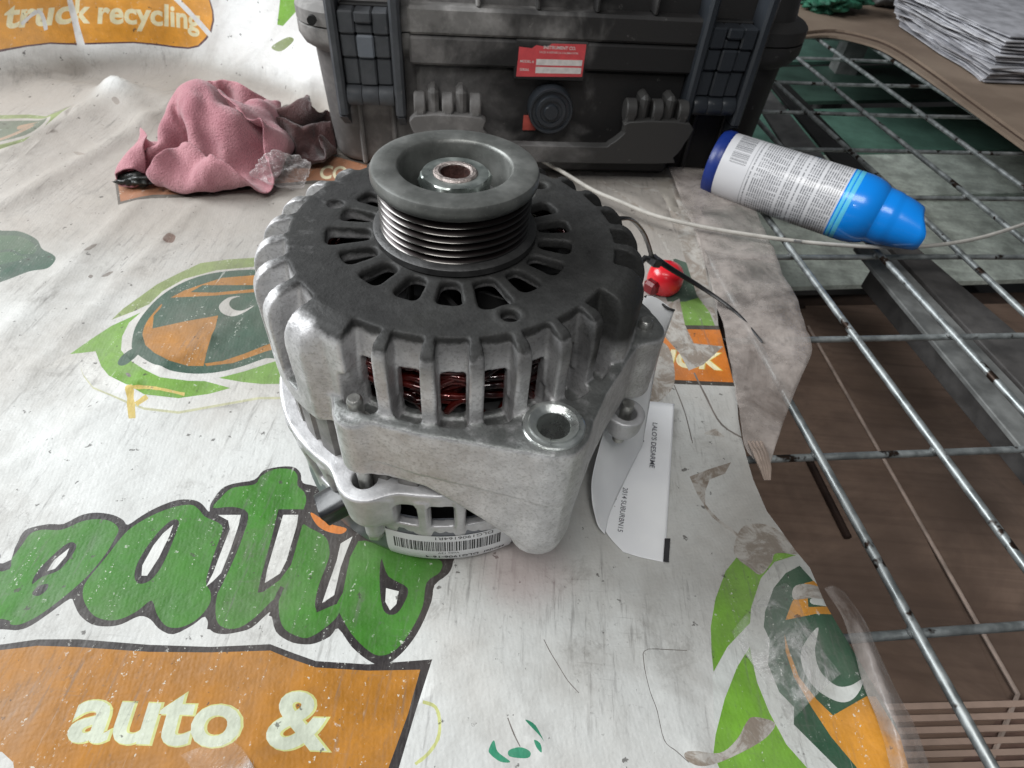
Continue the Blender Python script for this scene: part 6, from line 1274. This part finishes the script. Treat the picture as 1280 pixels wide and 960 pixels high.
405,153,-119,405,154,-146,404,151,-174,403,149,-202,400,145,-229,394,140,-257,391,137,-286,387,134,-308,373,122,-332,364,111,-358,361,105,-386,360,100,-414,358,98,-446,355,95,120,
30,284,134,53,265,145,74,246,157,97,230,170,121,218,182,146,214,197,170,220,212,196,227,228,223,224,242,245,208,253,268,189,255,292,173,263,314,159,268,332,148,253,343,135,236,355,
119,228,373,103,235,394,93,227,412,80,206,422,74,181,421,79,156,413,90,139,402,107,125,387,124,106,372,135,83,362,147,61,353,159,35,348,168,8,352,175,-18,362,178,-42,374,180,-64,
391,183,-91,399,181,-118,394,179,-144,388,174,-172,387,172,-199,385,168,-225,379,163,-252,372,158,-281,366,155,-304,354,141,-326,343,128,-351,337,118,-379,334,111,-407,330,104,
-435,325,93,95,50,291,109,70,268,119,88,244,130,107,224,143,130,211,155,155,211,169,182,218,185,208,220,200,231,216,214,253,204,226,277,195,230,302,182,240,326,172,254,347,164,256,
364,152,237,374,140,219,389,128,233,406,118,232,423,104,211,434,97,186,435,99,161,430,109,143,421,127,126,405,144,110,387,157,94,369,170,72,358,183,46,352,194,18,355,202,-10,364,
206,-37,373,206,-64,380,207,-91,389,207,-115,384,205,-141,369,197,-171,372,195,-199,371,193,-226,367,187,-249,356,180,-274,343,171,-298,334,159,-318,322,145,-343,313,132,-370,308,
122,-398,303,110,-426,297,101,69,70,294,88,91,277,95,106,248,104,120,219,115,141,200,136,166,192,142,195,205,157,218,216,175,242,205,191,262,193,199,282,199,208,312,197,213,338,
181,237,358,186,252,384,172,243,399,156,211,405,154,215,424,133,240,437,125,227,447,110,197,447,124,173,430,130,154,439,146,126,431,158,113,409,177,98,387,191,88,363,207,61,360,
220,29,359,231,1,376,231,-30,387,231,-58,387,229,-89,380,234,-121,387,231,-141,364,229,-168,376,221,-199,367,224,-231,363,217,-260,362,202,-275,336,197,-291,313,180,-314,299,161,
-334,286,143,-359,281,127,-388,276,120,-414,266,104])
CLOTH['brown'] = (30, [
-86,-357,143,-76,-382,126,-66,-368,108,-56,-361,74,-62,-332,54,-89,-314,62,-93,-297,41,-67,-304,21,-94,-287,8,-107,-251,18,-87,-262,47,-69,-264,66,-81,-268,95,-57,-280,122,-50,
-287,160,-79,-278,191,-114,-267,179,-114,-270,144,-108,-285,121,-105,-287,83,-125,-284,54,-131,-276,21,-160,-272,3,-173,-273,33,-182,-263,59,-168,-230,74,-168,-205,106,-181,-178,
135,-193,-148,156,-214,-116,148,-70,-366,167,-60,-356,148,-52,-345,121,-46,-341,92,-51,-325,74,-64,-302,77,-64,-282,57,-60,-276,29,-67,-262,7,-85,-242,19,-84,-231,47,-71,-237,72,
-64,-242,98,-66,-247,129,-54,-256,157,-70,-255,182,-97,-242,171,-100,-243,144,-103,-250,114,-117,-254,89,-121,-249,60,-132,-243,28,-154,-239,14,-182,-239,22,-201,-238,45,-210,-225,
69,-204,-197,87,-210,-173,105,-220,-150,124,-209,-129,112,-59,-337,189,-43,-336,161,-29,-333,135,-26,-323,108,-27,-308,87,-30,-288,75,-34,-274,56,-37,-256,28,-45,-240,10,-65,-216,
13,-72,-204,40,-70,-205,70,-60,-213,98,-50,-220,130,-44,-231,160,-61,-229,181,-87,-217,172,-101,-216,144,-106,-220,115,-112,-221,87,-109,-219,55,-121,-214,19,-151,-210,10,-182,
-214,15,-205,-211,32,-226,-204,50,-228,-185,69,-236,-165,87,-249,-147,107,-250,-120,109,-44,-314,199,-20,-326,180,-10,-317,150,-5,-305,122,-2,-293,99,-2,-277,80,-11,-255,62,-20,
-230,42,-20,-216,12,-37,-198,15,-52,-186,38,-56,-181,67,-46,-189,96,-29,-202,125,-23,-210,162,-44,-203,180,-69,-197,164,-86,-194,140,-100,-193,113,-105,-191,87,-106,-185,52,-128,
-184,28,-154,-181,10,-185,-185,5,-210,-188,16,-239,-190,27,-253,-178,51,-257,-158,69,-276,-157,93,-288,-126,99,-29,-297,210,-11,-300,190,2,-296,163,14,-286,136,17,-275,109,23,-267,
83,16,-246,63,9,-220,42,2,-200,19,-14,-181,23,-28,-171,40,-35,-165,64,-30,-168,93,-16,-176,123,-11,-181,154,-36,-176,169,-59,-174,158,-76,-171,136,-92,-167,112,-108,-164,89,-120,
-159,61,-132,-155,36,-158,-155,24,-185,-156,14,-213,-161,19,-242,-164,24,-272,-164,30,-283,-147,53,-297,-146,76,-316,-147,101,-10,-283,230,-2,-275,198,9,-270,173,23,-264,147,33,
-255,120,43,-247,93,41,-230,67,34,-205,45,26,-183,20,5,-161,19,-8,-153,43,-16,-147,65,-18,-146,91,-9,-150,122,-10,-149,154,-32,-149,168,-55,-148,158,-68,-146,136,-83,-141,112,-104,
-137,92,-124,-135,72,-137,-127,47,-164,-128,35,-190,-128,26,-218,-131,22,-248,-135,24,-274,-135,34,-303,-135,31,-320,-132,57,-342,-143,79,-19,-258,233,4,-251,211,15,-243,182,32,
-240,157,46,-233,133,60,-227,108,65,-211,81,57,-187,58,52,-166,35,32,-146,35,18,-132,50,5,-124,68,-11,-119,92,-7,-123,120,-14,-121,149,-33,-122,171,-57,-123,166,-71,-120,143,-80,
-115,116,-100,-110,95,-129,-112,81,-144,-102,59,-171,-103,50,-197,-99,39,-223,-106,34,-251,-111,37,-280,-104,33,-313,-106,28,-338,-114,41,-359,-125,60,-35,-238,225,-11,-231,204,15,
-215,190,31,-210,164,48,-200,143,57,-192,115,83,-185,100,81,-165,80,74,-144,57,57,-124,49,38,-109,57,20,-100,74,6,-96,95,0,-93,121,-10,-94,147,-35,-94,163,-61,-95,172,-78,-95,153,
-89,-91,128,-109,-89,101,-122,-84,74,-151,-78,76,-177,-79,65,-208,-77,56,-233,-77,43,-255,-82,36,-283,-80,48,-311,-79,36,-340,-84,43,-367,-88,61,-45,-209,227,-15,-201,211,2,-188,
185,20,-177,167,40,-166,148,48,-157,123,75,-148,110,98,-136,96,91,-116,73,78,-98,58,54,-84,63,32,-72,75,12,-67,93,3,-65,119,-9,-64,144,-32,-66,159,-59,-64,166,-88,-66,162,-92,-64,
131,-100,-61,101,-123,-55,81,-145,-53,63,-176,-50,57,-203,-51,46,-231,-50,42,-261,-52,35,-286,-55,31,-312,-51,44,-341,-57,43,-367,-56,65,-53,-184,233,-25,-175,219,-6,-162,197,14,
-150,175,30,-137,157,47,-125,137,63,-112,116,86,-102,113,90,-85,88,99,-66,68,70,-53,68,45,-48,86,16,-37,95,5,-35,120,-9,-37,142,-30,-39,155,-56,-39,156,-83,-34,157,-86,-35,131,
-105,-31,109,-128,-30,90,-155,-30,75,-171,-28,45,-197,-26,33,-227,-25,29,-256,-24,24,-284,-23,20,-311,-17,35,-337,-18,34,-344,-27,59,-43,-166,260,-31,-152,228,-10,-139,208,9,-126,
186,26,-113,169,39,-99,150,53,-83,132,74,-67,122,88,-54,112,97,-35,95,83,-16,72,59,-11,91,31,-6,105,16,-10,130,-8,-6,148,-27,-8,164,-51,-12,169,-74,-9,157,-90,-4,137,-109,-2,119,
-127,-1,93,-149,-4,79,-166,1,55,-191,1,38,-224,0,34,-250,3,18,-281,6,14,-309,12,20,-335,24,37,-338,7,72,-46,-135,272,-24,-133,244,-12,-114,222,6,-106,201,22,-91,184,32,-77,165,34,
-61,143,58,-43,137,82,-28,135,90,-10,112,92,16,94,65,25,96,43,26,119,26,21,145,4,17,165,-25,19,176,-57,14,183,-75,19,167,-93,23,144,-106,28,117,-128,26,96,-156,25,83,-160,24,56,
-190,25,48,-223,30,46,-247,30,25,-278,35,8,-295,38,27,-311,46,51,-314,39,78,-21,-156,288,-3,-130,267,-1,-98,245,14,-85,219,20,-69,201,37,-56,183,35,-38,161,41,-17,146,67,-5,145,84,
11,133,89,34,119,73,55,110,54,53,131,38,49,158,10,46,175,-20,47,185,-55,47,184,-71,44,163,-88,53,143,-111,58,128,-125,49,97,-147,50,74,-171,50,57,-182,47,31,-213,56,35,-240,57,25,
-270,62,15,-297,66,29,-292,70,56,-313,79,82,9,-155,275,9,-119,288,22,-96,263,33,-75,243,37,-56,224,45,-38,205,47,-16,185,45,6,169,60,24,162,90,28,158,95,49,142,82,70,132,58,83,139,
41,79,167,19,70,192,-15,74,202,-39,73,180,-47,63,151,-69,75,131,-88,72,109,-108,67,86,-133,70,63,-162,79,56,-179,76,33,-202,80,23,-230,87,20,-259,92,9,-280,97,27,-296,105,43,-304,
112,75,39,-159,276,42,-126,291,48,-96,278,54,-72,258,59,-50,244,63,-27,226,67,-3,207,69,25,194,65,50,187,91,57,175,109,69,161,95,89,147,73,104,157,55,104,182,33,98,208,5,99,201,
-11,88,166,-30,82,138,-48,85,115,-66,76,93,-89,76,69,-117,84,49,-143,102,41,-166,100,25,-190,105,13,-216,118,14,-244,125,10,-266,128,28,-286,135,43,-300,148,64,67,-164,295,74,-133,
285,74,-100,283,77,-71,272,81,-48,258,83,-23,245,86,4,227,89,30,211,92,60,201,90,88,191,120,97,180,113,118,159,92,130,168,73,132,194,46,129,205,23,117,180,9,98,150,-6,87,120,-26,
84,99,-41,74,75,-70,92,57,-99,96,32,-126,111,17,-149,124,12,-174,133,10,-201,144,15,-227,153,16,-246,157,34,-264,159,54,-286,171,65,107,-169,287,101,-131,272,101,-103,278,100,-72,
278,108,-45,268,105,-17,253,103,12,245,103,38,230,101,67,223,108,98,211,112,126,196,127,144,171,108,165,174,88,166,200,58,159,190,39,137,165,18,122,135,6,107,105,-12,101,85,-25,96,
61,-51,104,42,-82,114,20,-110,131,10,-136,148,10,-161,160,10,-189,169,10,-213,179,19,-232,180,39,-249,182,62,-271,194,76,143,-157,288,128,-126,268,122,-97,258,114,-72,253,125,-47,
252,133,-19,246,128,8,236,127,38,237,126,68,231,126,101,234,129,135,211,126,160,185,122,193,182,104,197,189,82,174,171,64,149,151,43,128,125,19,127,95,3,120,70,-16,118,52,-39,124,
36,-71,138,20,-97,155,11,-122,171,12,-147,182,18,-174,191,24,-201,201,28,-220,202,47,-233,200,71,-253,212,94,166,-148,260,154,-118,257,142,-97,247,132,-75,233,127,-49,223,143,-22,
224,148,7,221,147,34,219,152,63,224,156,97,220,151,132,213,156,159,187,156,194,181,131,203,165,109,180,150,82,161,136,56,150,113,34,143,86,16,135,59,-3,137,40,-27,146,28,-55,159,
13,-82,178,8,-107,193,13,-131,205,21,-156,214,31,-183,219,42,-204,225,55,-226,231,71,-223,238,97,185,-148,246,165,-123,229,138,-109,217,150,-86,210,143,-59,201,154,-31,202,162,1,
200,161,31,195,161,61,198,169,89,198,171,120,191,174,147,177,174,177,163,149,181,147,116,182,129,96,165,114,72,153,97,51,159,71,34,147,48,17,152,28,-11,168,24,-42,183,22,-68,201,
11,-91,216,12,-114,228,24,-140,238,32,-169,246,40,-192,249,58,-211,260,68,-236,276,85,157,-158,217,177,-136,205,152,-121,189,150,-94,180,158,-64,179,173,-37,180,171,-7,174,162,23,
165,164,53,168,174,79,169,191,107,174,182,124,161,173,145,148,157,158,134,133,165,116,113,164,92,89,138,79,70,143,57,56,155,35,34,173,30,5,186,38,-26,204,32,-53,222,27,-77,241,14,
-99,251,26,-124,262,36,-153,271,37,-174,271,58,-189,277,84,-221,289,100,165,-183,186,179,-152,177,170,-131,165,171,-107,157,176,-76,156,185,-53,154,178,-24,147,171,7,138,181,40,
144,194,67,150,212,88,156,199,107,143,185,122,132,162,132,121,141,135,108,127,140,84,112,137,60,91,156,50,74,176,41,55,194,30,24,210,29,-8,222,39,-33,240,38,-57,261,32,-83,271,39,
-107,280,49,-132,289,58,-153,292,74,-172,292,91,-194,317,94,184,-196,152,200,-168,155,198,-143,143,194,-115,136,200,-89,133,202,-64,130,195,-37,121,198,-4,122,199,27,121,209,55,
125,220,80,126,217,102,119,200,115,108,186,134,103,167,134,91,151,146,77,135,155,52,110,175,61,89,194,55,67,210,47,41,224,45,10,237,53,-19,252,58,-40,274,50,-64,289,54,-91,295,68,
-116,304,78,-137,309,93,-154,310,115,-171,327,115,216,-210,128,220,-179,126,224,-150,119,220,-121,112,226,-95,113,226,-68,111,220,-46,98,214,-13,95,219,19,100,227,46,104,234,70,
102,230,94,92,219,118,85,208,137,74,195,153,66,178,169,65,154,182,56,125,197,60,104,213,69,81,229,61,54,241,58,28,254,67,-1,263,83,-26,283,77,-48,304,69,-74,315,74,-103,320,88,
-120,329,106,-135,331,128,-159,339,141,252,-204,137,247,-183,111,242,-157,91,240,-125,86,249,-98,90,251,-72,88,251,-47,94,244,-19,89,245,12,91,253,40,90,255,66,85,247,89,72,239,
112,61,224,135,49,209,161,39,186,173,38,167,198,41,139,213,45,117,229,52,96,250,60,68,261,57,45,275,69,20,289,85,-10,299,93,-35,317,91,-63,330,92,-87,341,92,-105,350,111,-119,358,
130,-142,371,139,285,-194,134,275,-176,112,267,-152,89,268,-129,80,275,-103,80,275,-75,73,272,-45,75,271,-18,82,267,5,77,276,31,75,272,61,66,257,81,46,238,101,37,219,123,23,194,
143,18,174,163,12,153,183,17,135,211,16,114,233,23,97,256,30,75,277,39,52,290,50,32,309,61,3,320,72,-20,336,84,-42,351,93,-72,363,88,-92,372,105,-103,381,128,-123,392,152,316,-202,
114,303,-179,98,299,-159,74,306,-131,80,309,-102,76,308,-73,76,302,-47,67,300,-25,65,285,-4,54,286,23,50,268,44,42,241,62,44,217,86,44,197,108,35,173,121,14,150,142,10,128,165,9,
111,189,6,93,218,6,74,243,14,56,271,14,34,286,29,18,309,41,2,335,48,-22,348,60,-36,369,72,-55,388,83,-82,399,91,-98,409,115,-127,401,128,342,-214,85,333,-187,78,334,-159,72,340,
-129,70,341,-99,65,340,-71,64,331,-50,52,316,-29,39,297,-9,31,277,10,24,253,20,27,223,38,36,201,68,38,178,94,45,152,113,35,124,121,18,101,139,16,81,157,9,63,187,4,43,218,9,27,247,
10,12,273,17,-6,296,24,-16,331,25,-33,351,35,-46,374,46,-56,402,54,-83,414,68,-105,429,88,-135,417,94,327,-209,49,353,-192,45,353,-162,42,361,-135,46,356,-105,42,351,-73,34,353,
-43,32,336,-18,23,316,4,14,292,24,8,254,32,6,220,39,10,187,50,14,162,68,31,134,87,42,105,100,36,78,115,27,57,129,10,35,156,5,13,189,5,-4,225,6,-18,258,9,-26,289,10,-38,321,11,-54,
349,15,-64,372,26,-74,394,30,-94,406,45,-120,420,58,-137,439,66,317,-181,19,349,-184,6,375,-165,10,379,-136,15,383,-103,28,371,-75,14,352,-43,1,356,-7,4,339,28,12,308,52,20,272,66,
15,231,75,17,194,80,14,152,77,13,118,65,33,89,79,57,56,94,43,31,108,26,3,125,7,-20,159,0,-37,197,0,-52,235,1,-63,274,2,-71,302,9,-80,332,7,-92,365,3,-82,402,2,-105,420,18,-130,410,
29,-154,428,46])
def cloth(name, key, loc, rz, sc, mat, label, cat, th=.0016):
    n, data = CLOTH[key]; P = np.array(data, float).reshape(n*n, 3)/5000*np.array(sc)
    F_ = [(a*n+b, (a+1)*n+b, (a+1)*n+b+1, a*n+b+1) for a in range(n-1) for b in range(n-1)]
    o = mesh_obj(name, P, F_, mat); o.location = loc; o.rotation_euler = (0, 0, rz)
    m_ = o.modifiers.new('thickness', 'SOLIDIFY'); m_.thickness = th; m_.offset = 0
    m_ = o.modifiers.new('subdivision', 'SUBSURF'); m_.levels = m_.render_levels = 2
    return tag(o, label, cat)
def cloth_mat(name, a, b_, dirt, spots=.4):
    t = NT(name); n1 = t.noise(28, 5, .65); n2 = t.noise(700, 3, .6); n3 = t.noise(60, 5, .7)
    c = t.mix(t.ramp(n1, .3, .7), a, b_); c = t.mix(t.math('MULTIPLY', t.ramp(n3, .56, .72), spots), c, dirt)
    return t.done(c, .95, 0, t.bump(n2, .9, .0015, t.bump(n3, .2, .002)), Sheen_Weight=.35, Sheen_Roughness=.5)
PINKM = cloth_mat('pink_terry', (.37, .14, .17), (.50, .23, .26), (.18, .06, .068), .5)
BROWNM = cloth_mat('brown_terry', (.035, .012, .012), (.085, .030, .028), (.02, .008, .008), .5)
cloth('pink_rag', 'pink', tuple(un(273, 200)), math.radians(-8), (.72, .76, .98), PINKM, 'crumpled pink terry cloth rag on the banner beside the black case', 'rag')
cloth('brown_rag', 'brown', tuple(un(378, 190)), math.radians(120), (.55, .5, .75), BROWNM, 'small crumpled dark maroon rag behind the pink one, against the case', 'rag')
